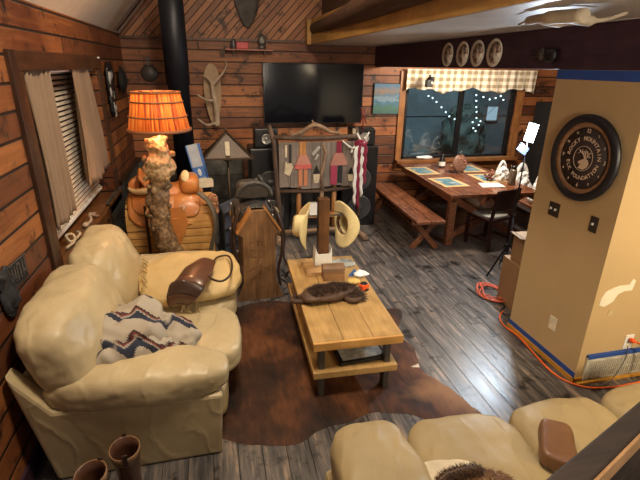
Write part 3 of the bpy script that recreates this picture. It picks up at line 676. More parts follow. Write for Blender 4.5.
def hat(name, label, mat, loc, rot, band=M_brown):
    t = thing(name, label, 'hat', loc, rot=rot)
    bm = NB(); NT = 48
    prof = [(0.0, .085), (.25, .088), (.5, .105), (.75, .122), (.9, .112), (.98, .08), (1.0, .03), (1.02, 0.0)]
    rings = []
    for r, z in prof:
        ring = []
        for k in range(NT):
            a = 2*PI*k/NT; c, s = math.cos(a), math.sin(a)
            zz = z-.02*max(0, 1-abs(s)*2.0)*(r < .8)*(1 if c > 0 else .6)
            ring.append(bm.verts.new((max(r, .01)*.105*c, max(r, .01)*.083*s, zz)))
        rings.append(ring)
    for j in range(1, 8):
        f = j/7; ring = []
        for k in range(NT):
            a = 2*PI*k/NT; c, s = math.cos(a), math.sin(a)
            rx = .107+f*.125; ry = .085+f*.105
            ring.append(bm.verts.new((rx*c, ry*s*(1-.10*f), .0+.075*(s*s)**1.4*f*f-.02*c*c*f)))
        rings.append(ring)
    for a_, b_ in zip(rings, rings[1:]):
        for k in range(NT): bm.faces.new((a_[k], a_[(k+1) % NT], b_[(k+1) % NT], b_[k])).smooth = True
    bm.faces.new(rings[0])
    obj('crown_and_brim', bm, mat, t, smooth=True, solid=.004)
    bm = NB(); lathe(bm, [(1.035, .004), (1.03, .028)], 32, sx=.105, sy=.083, cap=False); obj('hat_band', bm, mat, t, solid=.003)
    bm = NB(); lathe(bm, [(.965, .0), (.95, .035)], 32, sx=.105, sy=.083, cap=False); obj('sweatband', bm, band, t, solid=.003)
    return t
# crown pointing -x : z axis -> -x ; length axis (local x) -> world z
def rotm(zax, xax):
    z = Vector(zax).normalized(); x = Vector(xax); x = (x-z*x.dot(z)).normalized(); y = z.cross(x)
    return Matrix((x, y, z)).transposed().to_euler()
hat('cowboy_hat', 'cream cowboy hat hanging on the window-side left of the post, crown outward', M_straw, (.80, 3.90, .94), rotm((-1, .12, .08), (.12, 0, 1)))['label'] = 'cream cowboy hat seen edge on, hanging left of the dark post'
hat('cowboy_hat', 'cream cowboy hat showing its brown sweatband, hanging right of the dark post', M_straw, (1.145, 3.88, .945), rotm((.90, .43, .02), (-.10, 0, 1)))
t = thing('wooden_block', 'small brown wooden box with rounded lid on the coffee table', 'box', (1.005, 3.64, .502), R(-5))
bm = NB(); box(bm, -.10, .10, -.06, .06, 0, .10); obj('body', bm, wood('brown_box', (.20, .10, .045), (.34, .19, .09), 'X', .5), t, bevel=.004)
bm = NB(); prism(bm, [(-.061+.061*(1-math.cos(PI*k/8)), .10+.045*math.sin(PI*k/8)) for k in range(9)], 'x', -.102, .102); obj('lid', bm, wood('brown_lid', (.13, .065, .03), (.26, .14, .07), 'X', .5), t)
t = thing('tape_measure', 'orange and black tape measure beside the fur pelt', 'tape measure', (1.215, 3.36, .502), R(25))
bm = NB(); puff(bm, (0, 0, .032), (.042, .035, .032), 4, 8, 0); obj('case', bm, M_orangeplast, t)
bm = NB(); puff(bm, (0, .0, .05), (.035, .030, .022), 3, 8, 0); box(bm, -.02, .02, -.045, -.03, .005, .02); obj('grip', bm, M_black, t)
bm = NB(); ell(bm, (0, -.034, .032), (.02, .004, .02), 12); obj('badge', bm, M_orangecord, t)
bm = NB(); puff(bm, (0, 0, .018), (.06, .05, .018), 2.5, 8, .01, 12); tag(obj('folded_cloth', bm, M_yellow, loc=(1.16, 3.50, .502)), 'small pale yellow cloth behind the tape measure', 'cloth')
t = thing('plastic_package', 'crumpled clear plastic package with a blue tag on the coffee table', 'package', (1.22, 3.66, .502))
bm = NB(); puff(bm, (.06, -.02, .018), (.075, .055, .016), 2.4, 12, .03, 14, seed=9); obj('wrapper', bm, M_bag, t)
bm = NB(); prism(bm, [(-.06, 0), (.035, 0), (.0, .07)], 'y', -.02, .0); obj('tag', bm, M_blue, t)
bm = NB(); puff(bm, (0, 0, .012), (.12, .10, .010), 2.6, 14, .018, 12, seed=12); tag(obj('clear_bag', bm, plain('cloudy_plastic', (.36, .37, .34), .25, nscale=14), loc=(1.18, 3.93, .502)), 'cloudy plastic bag lying flat at the far corner of the coffee table', 'bag')
bm = NB(); tube(bm, [(-.07, .02, .006), (0, .0, .012), (.07, -.03, .006)], .006); box(bm, -.09, -.05, .0, .04, 0, .02); tag(obj('hand_tool', bm, M_iron, loc=(1.09, 3.84, .502), bevel=.002), 'small dark metal tool beside the white bracket of the hat post', 'tool')

# ------------------------------------------------------------------ near sofa
t = thing('leather_sofa', 'tan leather sofa cut off by the bottom right edge of the frame', 'sofa', (.5, 1.0, 0))
bm = NB(); prism(bm, [(-.05, .02), (2.75, .02), (2.75, .36), (-.05, .36)], 'y', .0, .72); obj('base', bm, M_cream2, t, bevel=.04)
bm = NB(); puff(bm, (.17, .36, .50), (.21, .42, .13), 4.0, 30, .016, 6, seed=51); obj('arm', bm, M_cream2, t)
for k, (x, wd) in enumerate(((.70, .318), (1.33, .318), (1.96, .318))):
    bm = NB(); puff(bm, (x, .36, .42), (wd, .42, .125), 4.6, 30, .016, 6, seed=53+k, fn=lambda q, w: (w.x, w.y, w.z+.015*(1-q.x*q.x))); obj('seat_cushion', bm, M_cream2, t)
bm = NB(); puff(bm, (2.45, .36, .52), (.22, .42, .13), 3.2, 16, .022, 4, seed=59); obj('arm', bm, M_cream2, t)
for k, x in enumerate((.69, 1.30, 1.92)):
    bm = NB(); puff(bm, (x, .0, .56), (.30, .10, .17), 3, 14, .02, 4, seed=63+k); obj('back_cushion', bm, M_cream2, t)
bm = NB(); puff(bm, (0, 0, .0), (.19, .13, .02), 2.6, 18, .02, 7, seed=71)
strands(bm, 7000, .03, .0016, .3, (.2, -.4, 0), seed=8)
t = thing('fur_throw', 'tan and brown fur throw with cream edge lying on the near sofa', 'throw', (1.04, 1.24, .585), R(-8)); obj('fur', bm, M_fur2, t)
bm = NB(); puff(bm, (-.08, .085, -.018), (.17, .12, .016), 3, 14, .012, 7, seed=72); obj('cream_backing', bm, plain('cream_hide', (.62, .52, .36), .7), t)
bm = NB(); tube(bm, spline([(-.19, -.03, .02), (-.15, .06, .025), (-.04, .10, .028), (.06, .10, .028)], 6), [.01]+[.018]*17+[.01], 8); strands(bm, 1500, .025, .0016, .2, seed=9); obj('dark_stripe', bm, M_fur, t)
bm = NB(); puff(bm, (0, 0, .03), (.08, .14, .05), 5, 14, .008, 6, seed=73)
tag(obj('leather_pouch', bm, plain('mid_brown_leather', (.16, .075, .035), .4), loc=(1.58, 1.40, .56), rot=(0, 0, R(-35))), 'brown leather pouch on the near sofa beside the dark handrail', 'pouch')
# stair rail in the lower right corner (slants down along the stairs)
t = thing('stair_rail', 'dark wooden stair rail with pale worn edge in the bottom right corner', 'handrail', (0, 0, 0))
a0, a1, b0, b1 = Vector((.37, .485)), Vector((1.24, .814)), Vector((.47, .451)), Vector((1.26, .771))
bm = NB(); prism(bm, [a0, a1, b1, b0], 'z', 1.44, 1.50); obj('handrail', bm, M_rail, t, bevel=.006)
nrm = Vector(((b1-b0).y, -(b1-b0).x)).normalized()*.008
bm = NB(); prism(bm, [b0, b1, b1+nrm, b0+nrm], 'z', 1.445, 1.498); obj('worn_edge', bm, M_railedge, t, bevel=.002)
bm = NB(); prism(bm, [b0-nrm*3, b1-nrm*3, b1-nrm*.5, b0-nrm*.5], 'z', 0, 1.44); obj('side_panel', bm, M_rail, t)

# ------------------------------------------------------------------ saddles
def saddle(label, loc, rz, leather, dark, rimm, hornm, R0=.25, stir=True, scale=1.0):
    t = thing('western_saddle', label, 'saddle', loc, rz); t.scale = (scale,)*3
    def drape(u0, u1, amax, r, z0=0, rnd=.35, sweep=0):
        def f(u, v):
            uu = 2*u-1; vv = 2*v-1
            ext = amax*(1-rnd*abs(uu)**4)
            a = vv*ext; arc = abs(a)*r; lim = 1.25*r
            x = u0+(u1-u0)*u + sweep*abs(vv)
            if arc < lim: y = r*math.sin(a); z = r*math.cos(a)-r
            else:
                s = 1 if a > 0 else -1; al = lim/r; y = s*(r*math.sin(al)+(arc-lim)*.22); z = r*math.cos(al)-r-(arc-lim)*.97
            return (x, y, z+z0+.03*math.cos(uu*1.5))
        return f
    bm = NB(); grid(bm, 26, 40, drape(-.40, .33, 1.9, R0, .0)); obj('skirt', bm, leather, t, smooth=True, solid=.012)
    bm = NB(); grid(bm, 20, 36, drape(-.36, .02, 1.35, R0+.014, .016)); obj('rear_jockey', bm, leather, t, smooth=True, solid=.010)
    bm = NB(); grid(bm, 16, 32, drape(.02, .30, 1.55, R0+.014, .018, rnd=.5)); obj('front_jockey', bm, leather, t, smooth=True, solid=.010)
    def sf(u, v):
        x = -.27+.46*u; vv = 2*v-1; w = .17-.06*u
        z = .055+.17*max(0, (.40-u)/.40)**2+.10*max(0, (u-.7)/.3)**2+.03 + (.03 if u < .3 else 0)*0
        return (x-.05*max(0, .3-u)*abs(vv)*0, w*vv, z-.10*abs(vv)**2.4*(1-max(0, .35-u)))
    bm = NB(); grid(bm, 24, 18, sf); obj('seat', bm, leather, t, smooth=True, solid=.02)
    if rimm is M_fleece:
        nv = Vector((-.12, -.50, .86)).normalized(); uv = Vector((1, .25, .28)); uv = (uv-nv*uv.dot(nv)).normalized(); vv_ = nv.cross(uv); cc = Vector((-.235, -.04, .125))
        bm = NB(); grid(bm, 32, 6, lambda u, v: cc+uv*(.155*v*math.cos(2*PI*u))+vv_*(.125*v*math.sin(2*PI*u))-nv*(.03*(1-v*v))); obj('cantle_dish', bm, leather, t, solid=.018)
        bm = NB(); an = [PI*1.0+PI*k/20 for k in range(21)]
        tube(bm, [cc+uv*(.155*math.cos(a))+vv_*(.125*math.sin(a)) for a in an], [.012+.022*math.sin(a-PI) for a in an], 10); obj('cantle_rim', bm, rimm, t)
    else:
      bm = NB(); tube(bm, [(-.29+.05*math.cos(a)*0-.04*math.sin(a), .19*math.cos(a), .10+.17*math.sin(a)) for a in [PI*k/16 for k in range(17)]], .026, 10); obj('cantle_rim', bm, rimm, t)
    def cf(u, v):
        a = PI*u; rr = v; return (-.275-.035*math.sin(a)*rr-.01, .185*math.cos(a)*rr, .085+.165*math.sin(a)*rr)
    bm = NB(); grid(bm, 18, 6, cf if rimm is not M_fleece else (lambda u, v: (-.285, .14*math.cos(PI*u)*v, .06+.07*math.sin(PI*u)*v))); obj('cantle', bm, leather, t, smooth=True, solid=.02)
    bm = NB(); puff(bm, (.20, -.02, .085), (.10, .17, .10), 3.2, 18, .0, 4); obj('swell', bm, leather, t)
    bm = NB(); tube(bm, [(.19, -.04, .14), (.17, -.12, .185)], [.035, .03], 12); ell(bm, (.165, -.15, .19), (.042, .022, .062), 16, rot=(R(-25), R(10), 0)); obj('horn', bm, hornm, t)
    for s in (-1, 1):
        yb = s*(R0*1.0+.03)
        fen = [(-.05, -.05), (.12, -.05), (.15, -.20), (.12, -.33), (.06, -.42), (.0, -.42), (-.06, -.30), (-.09, -.18)]
        bm = NB(); prism(bm, [(x, z-.04) for x, z in fen], 'y', yb, yb+s*.01); obj('fender', bm, leather, t, bevel=.004)
        bm = NB(); box(bm, .0, .06, yb+s*.01, yb+s*.018, -.58, -.20); box(bm, -.005, .065, yb+s*.012, yb+s*.022, -.40, -.37); obj('stirrup_strap', bm, dark if dark else leather, t, bevel=.003)
        bm = NB(); tube(bm, [(.03+.062*math.sin(a)*(1 if abs(a) < 2.2 else .9), yb+s*.012, -.64+.075*math.cos(a)) for a in [-PI+2*PI*k/18 for k in range(19)]], .011, 8); obj('stirrup', bm, dark or leather, t)
        bm = NB(); tube(bm, [(.10, s*(R0+.034), -.07), (.09, s*(R0+.036), -.105), (.12, s*(R0+.036), -.12), (.14, s*(R0+.034), -.085), (.10, s*(R0+.034), -.07)], .006, 6)
        tube(bm, [(-.20, s*(R0*.97+.03), -.16), (-.17, s*(R0+.03), -.20), (-.14, s*(R0+.03), -.17)], .006, 6); obj('buckle', bm, M_steel, t)
        bm = NB(); box(bm, -.25, -.225, yb, yb+s*.007, -.62, -.05); obj('cinch_strap', bm, M_darkbrown, t)
    bm = NB(); tube(bm, spline([(-.20, -R0-.05, -.06), (-.23, -R0-.09, -.12), (-.17, -R0-.08, -.16)], 5), .006, 6); obj('saddle_string', bm, M_fleece, t)
    return t
# slatted stand + orange saddle
t = thing('saddle_stand', 'slatted orange pine stand under the orange saddle by the burl lamp', 'saddle stand', (-.53, 5.30, 0))
for s in (-1, 1):
    bm = NB(); prism(bm, [(s*.25, .25), (s*.27, .60), (s*.25, .76), (s*.15, .885), (-s*.15, .885), (-s*.25, .76), (-s*.27, .60), (-s*.25, .25)], 'x', s*.46, s*.43); obj('end_panel', bm, M_pinex, t, bevel=.004)
bm = NB()
ang = [(-.265, .28), (-.272, .37), (-.276, .46), (-.28, .55), (-.28, .64), (-.27, .72), (-.235, .80), (-.17, .865), (-.085, .90), (0, .91)]
for y, z in ang:
    for s in ((-1, 1) if y else (1,)):
        tilt = 0 if z < .65 else (R(40)*(z-.65)/.25 if z < .9 else R(80)); ys = y*s
        if z > .85: box(bm, -.47, .47, ys-.04, ys+.04, z-.01, z+.008, rot=(R(18)*(1 if ys < 0 else -1)*(abs(ys) > .1), 0, 0))
        else: box(bm, -.47, .47, ys-.009, ys+.009, z-.039, z+.039, rot=((-1 if ys < 0 else 1)*tilt*.8, 0, 0))
obj('slats', bm, M_pinex, t, bevel=.002)
for x in (-.40, .40):
    for y in (-.2, .2):
        bm = NB(); box(bm, x-.03, x+.03, y-.03, y+.03, .05, .30); obj('leg', bm, M_darkstick, t)
sd = saddle('orange leather western saddle with pale rimmed cantle on the slatted stand', (-.53, 5.30, .965), R(4), M_orangel, None, M_fleece, M_straw, .25, scale=1.12)
# hanging strap and coiled grey rope to its right
bm = NB(); tube(bm, spline([(-.20, 4.98, 1.03), (-.10, 4.95, .93), (-.04, 4.92, .78), (-.04, 4.93, .60), (-.09, 4.97, .42), (-.12, 5.0, .25)], 6), .05, 8, flat=.45)
tag(obj('cinch_strap', bm, plain('grey_webbing', (.13, .11, .085), .8, nscale=30)), 'thick grey woven strap hanging down right of the orange saddle', 'strap')
bm = NB(); puff(bm, (0, 0, .0), (.06, .035, .07), 3, 10, .02, 20, seed=15); puff(bm, (.015, 0, -.10), (.045, .03, .07), 3, 10, .02, 20, seed=16)
tag(obj('beaded_strap', bm, plain('beaded_leather', (.40, .19, .10), .6, var=.5, nscale=60, bump=.8), loc=(-.05, 5.08, .90)), 'pinkish tooled strap bundle at the right end of the slatted stand', 'strap')

# sawhorse stand + dark saddle
t = thing('saddle_rack', 'upright plank saddle rack with carved brands under the dark saddle', 'saddle rack', (.39, 4.30, 0), R(3))
bm = NB(); prism(bm, [(-.25, .0), (.25, .0), (.165, .22), (.165, .72), (.205, .76), (.06, 1.0), (-.06, 1.0), (-.215, .76), (-.165, .72), (-.18, .2)], 'y', -.02, .02); obj('end_panel', bm, M_stump, t, bevel=.004)
bm = NB(); prism(bm, [(-.22, .0), (.22, .0), (.15, .22), (.15, .96), (-.15, .96), (-.16, .2)], 'y', .62, .66); obj('end_panel', bm, M_stump, t, bevel=.004)
for s in (-1, 1):
    bm = NB(); bar(bm, (s*.148, -.035, .885), (s*.148, .70, .885), .022, .28, up=(s*.53, 0, -.85)); obj('side_board', bm, M_honey, t, bevel=.003)
bm = NB(); box(bm, -.15, .15, .0, .64, .10, .13); obj('brace', bm, M_stump, t)
bm = NB()
for p in ([(-.10, .66), (.09, .68)], [(-.02, .62), (.0, .74), (.03, .62)], [(-.09, .50), (-.09, .58), (.07, .58), (.07, .50), (-.09, .50)], [(-.12, .34), (.0, .42), (.10, .34)], [(.0, .48), (.0, .30)], [(-.10, .24), (-.02, .28), (.06, .22), (.12, .26)]):
    tube(bm, [(x, -.020, z) for x, z in p], .0035, 5)
obj('carved_marks', bm, M_sill, t)
bm = NB(); puff(bm, (.02, .02, .0), (.17, .07, .04), 3, 8, .01); 
bm.free()
saddle('dark grey tooled saddle on the plank rack beside the sofa', (.36, 4.74, 1.0), R(93), M_blackl, M_darkbrown, M_blackl, M_blackl, .20, scale=.90)
for s, lb in ((-1, 'long dark latigo strap hanging down the left side of the plank rack'), (1, 'dark bridle straps hanging down the right side of the plank rack')):
    bm = NB()
    tube(bm, spline([(.39+s*.17, 4.40, 1.0), (.39+s*.235, 4.36, .82), (.39+s*.245, 4.34, .55), (.39+s*.20, 4.35, .30), (.39+s*.22, 4.35, .12)], 6), .016, 7)
    tube(bm, spline([(.39+s*.20, 4.45, .95), (.39+s*.28, 4.42, .70), (.39+s*.27, 4.42, .42), (.39+s*.33, 4.40, .28), (.39+s*.28, 4.40, .18)], 6), .011, 7)
    tag(obj('bridle_strap', bm, M_darkbrown), lb, 'strap')
bm = NB(); tube(bm, spline([(.62, 4.30, .015), (.75, 4.38, .012), (.72, 4.60, .012), (.66, 4.75, .012), (.80, 4.9, .012)], 6), .007, 6); tube(bm, spline([(.66, 4.42, .02), (.78, 4.6, .02), (.70, 4.95, .02)], 6), .006, 6)
tag(obj('power_cord', bm, M_black), 'black cord trailing on the floor right of the plank rack', 'cord')

# ------------------------------------------------------------------ burl lamp
t = thing('floor_lamp', 'tall burled tree trunk lamp with glowing orange veneer shade', 'lamp', (-.50, 4.60, 0))
bm = NB()
prof = [(.0, .17), (.12, .15), (.3, .12), (.5, .13), (.65, .11), (.85, .105), (1.0, .11), (1.15, .105), (1.28, .11), (1.38, .14), (1.46, .13), (1.54, .10), (1.62, .10), (1.69, .10)]
sp_ = spline([(-.05+.035*math.sin(z*5), .0, z) for z, r in prof], 5); rr = []
for i in range(len(sp_)):
    z = sp_[i].z
    for (za, ra), (zb, rb) in zip(prof, prof[1:]):
        if za <= z <= zb+1e-6: rr.append(ra+(rb-ra)*(z-za)/(zb-za)); break
    else: rr.append(.10)
tube(bm, sp_, rr, 28)
bm.verts.ensure_lookup_table(); bm.normal_update()
for v in bm.verts: v.co += Vector((v.co.x+.05, v.co.y, 0)).normalized()*(noise.noise(v.co*9)*.05+noise.noise(v.co*22)*.018)
rnd = random.Random(12)
for k in range(46):
    a = rnd.uniform(0, 2*PI); z = rnd.choice([1.30, 1.36, 1.42, 1.48, 1.2, 1.0, .9, .8, .45, .5])+rnd.uniform(-.04, .04); r = .10 if z < 1.25 else .13
    s = rnd.uniform(.018, .04); c = (-.05+.035*math.sin(z*5)+r*math.cos(a), r*math.sin(a), z); ell(bm, c, (s, s, s*.9), 10)
for v in bm.verts: v.co += Vector([noise.noise(v.co*30+Vector((k, 0, 0)))*.008 for k in (1, 5, 9)])
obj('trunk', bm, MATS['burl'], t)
bm = NB(); tube(bm, [(0, 0, 1.64), (0, 0, 1.98)], .012, 8); ell(bm, (0, 0, 1.86), (.035, .035, .05), 12); obj('bulb_stem', bm, MATS['topglow'], t)
sh = NB(); lathe(sh, [(.282, 0), (.215, .345)], 64, cap=False); sh = obj('lamp_shade', sh, MATS['shade'], t, (.01, 0, 1.76), solid=.003)
bm = NB()
for r, z in ((.286, .004), (.264, .13), (.236, .26), (.220, .343)):
    tube(bm, [(r*math.cos(2*PI*k/40), r*math.sin(2*PI*k/40), z) for k in range(41)], .008 if z > .01 else .016, 6)
obj('shade_ring', bm, plain('leather_lacing', (.30, .11, .04), .6), t, (.01, 0, 1.76))
bm = NB()
for k in range(5): a = PI*k/5; tube(bm, [(.218*math.cos(a), .218*math.sin(a), .343), (0, 0, .335), (-.218*math.cos(a), -.218*math.sin(a), .343)], .004, 5)
lathe(bm, [(.0, 0), (.03, .002), (.03, .01), (.0, .012)], 14, c=(0, 0, .335)); obj('shade_spider', bm, M_bronze, t, (.01, 0, 1.76))

# ------------------------------------------------------------------ hearth corner
t = thing('wood_stove', 'black wood stove with tall stovepipe in the slate corner behind the saddle', 'stove', (-.43, 6.35, .05))
bm = NB(); box(bm, -.32, .30, -.26, .30, .12, .72); box(bm, -.34, .32, -.28, .32, .72, .75); obj('body', bm, M_blackm, t, bevel=.01)
bm = NB(); box(bm, -.2, .2, -.275, -.26, .2, .6); obj('door', bm, M_black, t, bevel=.01)
for x in (-.27, .25):
    for y in (-.2, .24):
        bm = NB(); box(bm, x-.025, x+.025, y-.025, y+.025, 0, .12); obj('leg', bm, M_blackm, t)
bm = NB(); lathe(bm, [(.135, .75), (.135, 2.05), (.15, 2.06), (.15, 3.35)], 28, c=(.045, 0, 0)); obj('stovepipe', bm, M_pipe, t)
# blue and white carton
t = thing('blue_carton', 'tall white and blue carton leaning behind the orange saddle', 'carton', (-.14, 5.85, .80), rot=(R(-4), R(-11), 0))
bm = NB(); box(bm, -.085, .085, -.05, .05, 0, .62); obj('carton', bm, plain('pale_blue_card', (.42, .46, .52), .5), t, bevel=.003)
bm = NB(); box(bm, -.087, .087, -.053, -.048, .0, .10); box(bm, -.087, .087, -.053, -.048, .20, .34); box(bm, -.087, -.07, -.053, -.048, .0, .62); box(bm, .06, .087, -.053, .051, .0, .62); obj('print', bm, M_blue, t)
bm = NB(); box(bm, -.02, .02, -.055, -.052, .24, .30); box(bm, -.01, .01, -.055, -.052, .225, .315); box(bm, -.07, .045, -.055, -.052, .15, .17); obj('emblem', bm, M_white, t)
bm = NB(); box(bm, -.09, .09, -.06, .06, 0, .09); tag(obj('small_carton', bm, M_paper, loc=(-.13, 5.62, .93), rot=(0, 0, R(10)), bevel=.003), 'small cream carton behind the horn of the orange saddle', 'carton')
bm = NB(); prism(bm, [(-.15, 0), (.04, 0), (.04, .93), (-.15, .93)], 'y', 0, .20); tag(obj('side_table', bm, M_blackm, loc=(-.10, 5.66, .0), bevel=.01), 'black cabinet standing behind the right end of the orange saddle', 'cabinet')
# pyramid shade lamp
t = thing('pyramid_lamp', 'bronze standing lamp with triangular mica shade left of the speakers', 'lamp', (.18, 6.3, 0))
bm = NB(); tube(bm, [(0, 0, .03), (0, 0, 1.2)], .018, 8); tube(bm, [(0, 0, 1.5), (0, 0, 1.56)], .012, 8); obj('pole', bm, M_bronze, t)
bm = NB(); lathe(bm, [(.14, 0), (.14, .02), (.02, .035)], 20); obj('base', bm, M_bronze, t)
ap = Vector((0, 0, 1.50)); q = .33; cs = [Vector((sx*q, sy*.20, 1.17)) for sx, sy in ((-1, -1), (1, -1), (1, 1), (-1, 1))]
bm = NB()
for c_ in cs: bar(bm, ap, c_, .022)
for a_, b_ in zip(cs, cs[1:]+cs[:1]): bar(bm, a_, b_, .022)
obj('shade_frame', bm, M_bronze, t)
bm = NB(); ve = [bm.verts.new(v*.97+Vector((0, 0, .035))) for v in cs]; va = bm.verts.new(ap-Vector((0, 0, .01)))
for k in range(4): bm.faces.new((va, ve[k], ve[(k+1) % 4]))
obj('shade_panel', bm, M_mica, t)
bm = NB(); box(bm, -.03, .03, -.16, -.145, 1.20, 1.40, rot=(R(-30), 0, 0)); obj('ivory_plaque', bm, M_antler, t, bevel=.004)
bm = NB(); lathe(bm, [(.0, -.05), (.05, -.04), (.06, 0)], 14, c=(0, -.12, 1.17)); obj('socket', bm, M_bronze, t)
# navy padded case
t = thing('storage_case', 'dark navy padded case with pale handles standing right of the saddle', 'case', (.19, 5.62, 0), R(8))
bm = NB(); prism(bm, [(-.17, 0), (.19, 0), (.23, .76), (-.15, .62)], 'y', -.22, .25); obj('body', bm, M_navy, t, bevel=.02)
bm = NB(); box(bm, -.19, .25, -.24, .27, .0, .06); bar(bm, (-.165, -.235, .62), (.235, -.235, .76), .03, .03); bar(bm, (-.16, -.232, .42), (.22, -.232, .52), .02, .02); bar(bm, (-.16, -.232, .22), (.21, -.232, .30), .02, .02); obj('seam_band', bm, M_blackm, t)
bm = NB(); bar(bm, (-.10, -.245, .44), (-.03, -.245, .46), .02, .02); bar(bm, (.09, -.245, .56), (.16, -.245, .585), .02, .02); bar(bm, (-.05, -.245, .12), (.04, -.245, .14), .015, .02); obj('handle', bm, M_white, t)
# skull/antler board
t = thing('antler_mount', 'branched weathered antler mounted on a long oval wooden board', 'antler mount', (.045, 7.42, 1.45), rot=(R(-3), 0, 0))
bm = NB(); prism(bm, [(.13*math.sin(a)*(1-.25*math.cos(a)), .46-.46*math.cos(a)) for a in [2*PI*k/28 for k in range(28)]], 'y', .0, .03); obj('board', bm, M_mount, t, bevel=.008)
bm = NB()
tube(bm, spline([(.03, -.04, .0), (.04, -.06, .2), (.02, -.08, .4), (.0, -.09, .6), (.02, -.09, .68)], 6), [.045]*8+[.04]*8+[.034]*9, 10)
tube(bm, spline([(.0, -.09, .60), (.10, -.11, .70), (.20, -.10, .82), (.24, -.08, .92)], 6), [.024]*6+[.018]*6+[.01]*7, 8)
tube(bm, spline([(.01, -.09, .60), (-.05, -.10, .70), (-.13, -.10, .74)], 6), [.026]*6+[.02]*6+[.012], 8)
tube(bm, spline([(.02, -.08, .38), (-.10, -.12, .39), (-.24, -.12, .47)], 6), [.022]*6+[.015]*6+[.006], 8)
tube(bm, spline([(.02, -.06, .05), (-.12, -.12, .02), (-.26, -.14, .12)], 6), [.022]*6+[.015]*6+[.006], 8)
tube(bm, [(.235, -.08, .91), (.215, -.08, .96)], [.012, .005], 8)
obj('antler', bm, M_antlerd, t)
# pan, wall ornaments
bm = NB(); lathe(bm, [(.0, 0), (.11, .0), (.125, -.035), (.12, -.035), (.105, -.008), (0, -.008)], 28)
t = thing('hanging_pan', 'round dark iron pan hanging on the back log wall above the lamp', 'pan', (-.86, YB-.03, 2.21), rot=(R(90), 0, 0)); obj('pan', bm, M_iron, t)
bm = NB(); box(bm, -.018, .018, .10, .24, -.015, -.003); obj('handle', bm, M_iron, t, bevel=.004)
t = thing('wall_ornament', 'black wall ornament with pale oblong pieces between window and corner', 'ornament', (XL+.01, 6.2, 1.78))
bm = NB(); puff(bm, (.02, .06, .35), (.03, .18, .24), 3, 10, .02, 12, seed=4); puff(bm, (.02, -.02, .10), (.03, .09, .16), 3, 10, .02, 12, seed=5); obj('body', bm, M_black, t)
for y, z, h in ((-.10, .40, .16), (-.03, .42, .14), (.05, .44, .12), (-.12, .24, .12), (.0, .20, .10), (-.05, .06, .14), (.04, .05, .10), (-.02, -.02, .08)):
    bm = NB(); ell(bm, (.045, y, z), (.014, .018, h*.5), 8); obj('pale_piece', bm, plain('pale_shell', (.38, .36, .34), .4), t)
bm = NB(); puff(bm, (0, 0, 0), (.05, .16, .14), 2.5, 12, .02, 6); ell(bm, (.0, .0, .0), (.015, .22, .19), 16); tag(obj('black_hat', bm, M_blackm, loc=(XL+.055, 6.95, 2.13)), 'black felt hat hung in the corner beside the wall ornament', 'hat')
bm = NB(); ell(bm, (0, 0, 0), (.012, .012, .012), 8); tag(obj('nail', bm, M_white, loc=(XL+.03, 5.79, 2.40)), 'tiny pale hook in the trim above the far curtain', 'hook')
# shelf with red tin and oil lamp
t = thing('wall_shelf', 'narrow pale shelf high on the back wall under the gable boards', 'shelf', (.63, YB-.09, 2.555))
bm = NB(); box(bm, -.36, .36, -.07, .08, 0, .018); obj('board', bm, M_pinkl, t, bevel=.002)
bm = NB(); box(bm, -.43, -.37, .04, .08, -.08, .02); box(bm, -.25, -.22, -.05, .08, -.05, 0); box(bm, .22, .25, -.05, .08, -.05, 0); obj('bracket', bm, M_log, t)
bm = NB(); box(bm, -.09, .09, -.05, .05, 0, .10); tag(obj('red_tin', bm, M_red, loc=(.53, YB-.09, 2.575), bevel=.008), 'red tin standing on the high shelf', 'tin')
bm = NB(); lathe(bm, [(.05, 0), (.055, .06), (.03, .11), (.035, .13), (.0, .14)], 16); tag(obj('glass_jar', bm, plain('dark_jar', (.07, .06, .07), .2), loc=(.40, YB-.09, 2.575)), 'small dark jar left of the red tin on the high shelf', 'jar')
t = thing('oil_lamp', 'small glass oil lantern at the right end of the high shelf', 'lantern', (.83, YB-.09, 2.575))
bm = NB(); lathe(bm, [(.06, 0), (.065, .03), (.04, .07), (.02, .075)], 16); obj('base', bm, M_iron, t)
bm = NB(); lathe(bm, [(.03, .075), (.045, .11), (.03, .17), (.025, .18)], 16); obj('glass_chimney', bm, plain('grey_glass', (.25, .25, .24), .15), t)
bm = NB(); tube(bm, [(-.05, 0, .04), (-.055, 0, .19), (0, 0, .25), (.055, 0, .19), (.05, 0, .04)], .006, 6); lathe(bm, [(.04, .18), (.02, .21), (0, .215)], 12); obj('wire_guard', bm, M_iron, t)
# hide hanging on the gable
bm = NB(); pts_ = [(-.30, .72), (-.22, .40), (-.17, .22), (-.04, .03), (.0, -.02), (.05, .04), (.15, .25), (.22, .42), (.30, .72)]
puff(bm, (0, -.02, .38), (.22, .025, .40), 2.6, 18, .02, 6, seed=8, fn=lambda q, w: (w.x*(.42+.58*min(1, (q.z+1)*.8)), w.y, w.z))
strands(bm, 2500, .04, .003, .5, (0, 0, -.5), seed=8)
tag(obj('hanging_pelt', bm, plain('dark_pelt', (.07, .06, .055), .8, var=.4), loc=(.62, YB-.04, 2.90)), 'dark pointed pelt hanging on the gable boards at the top edge', 'pelt')
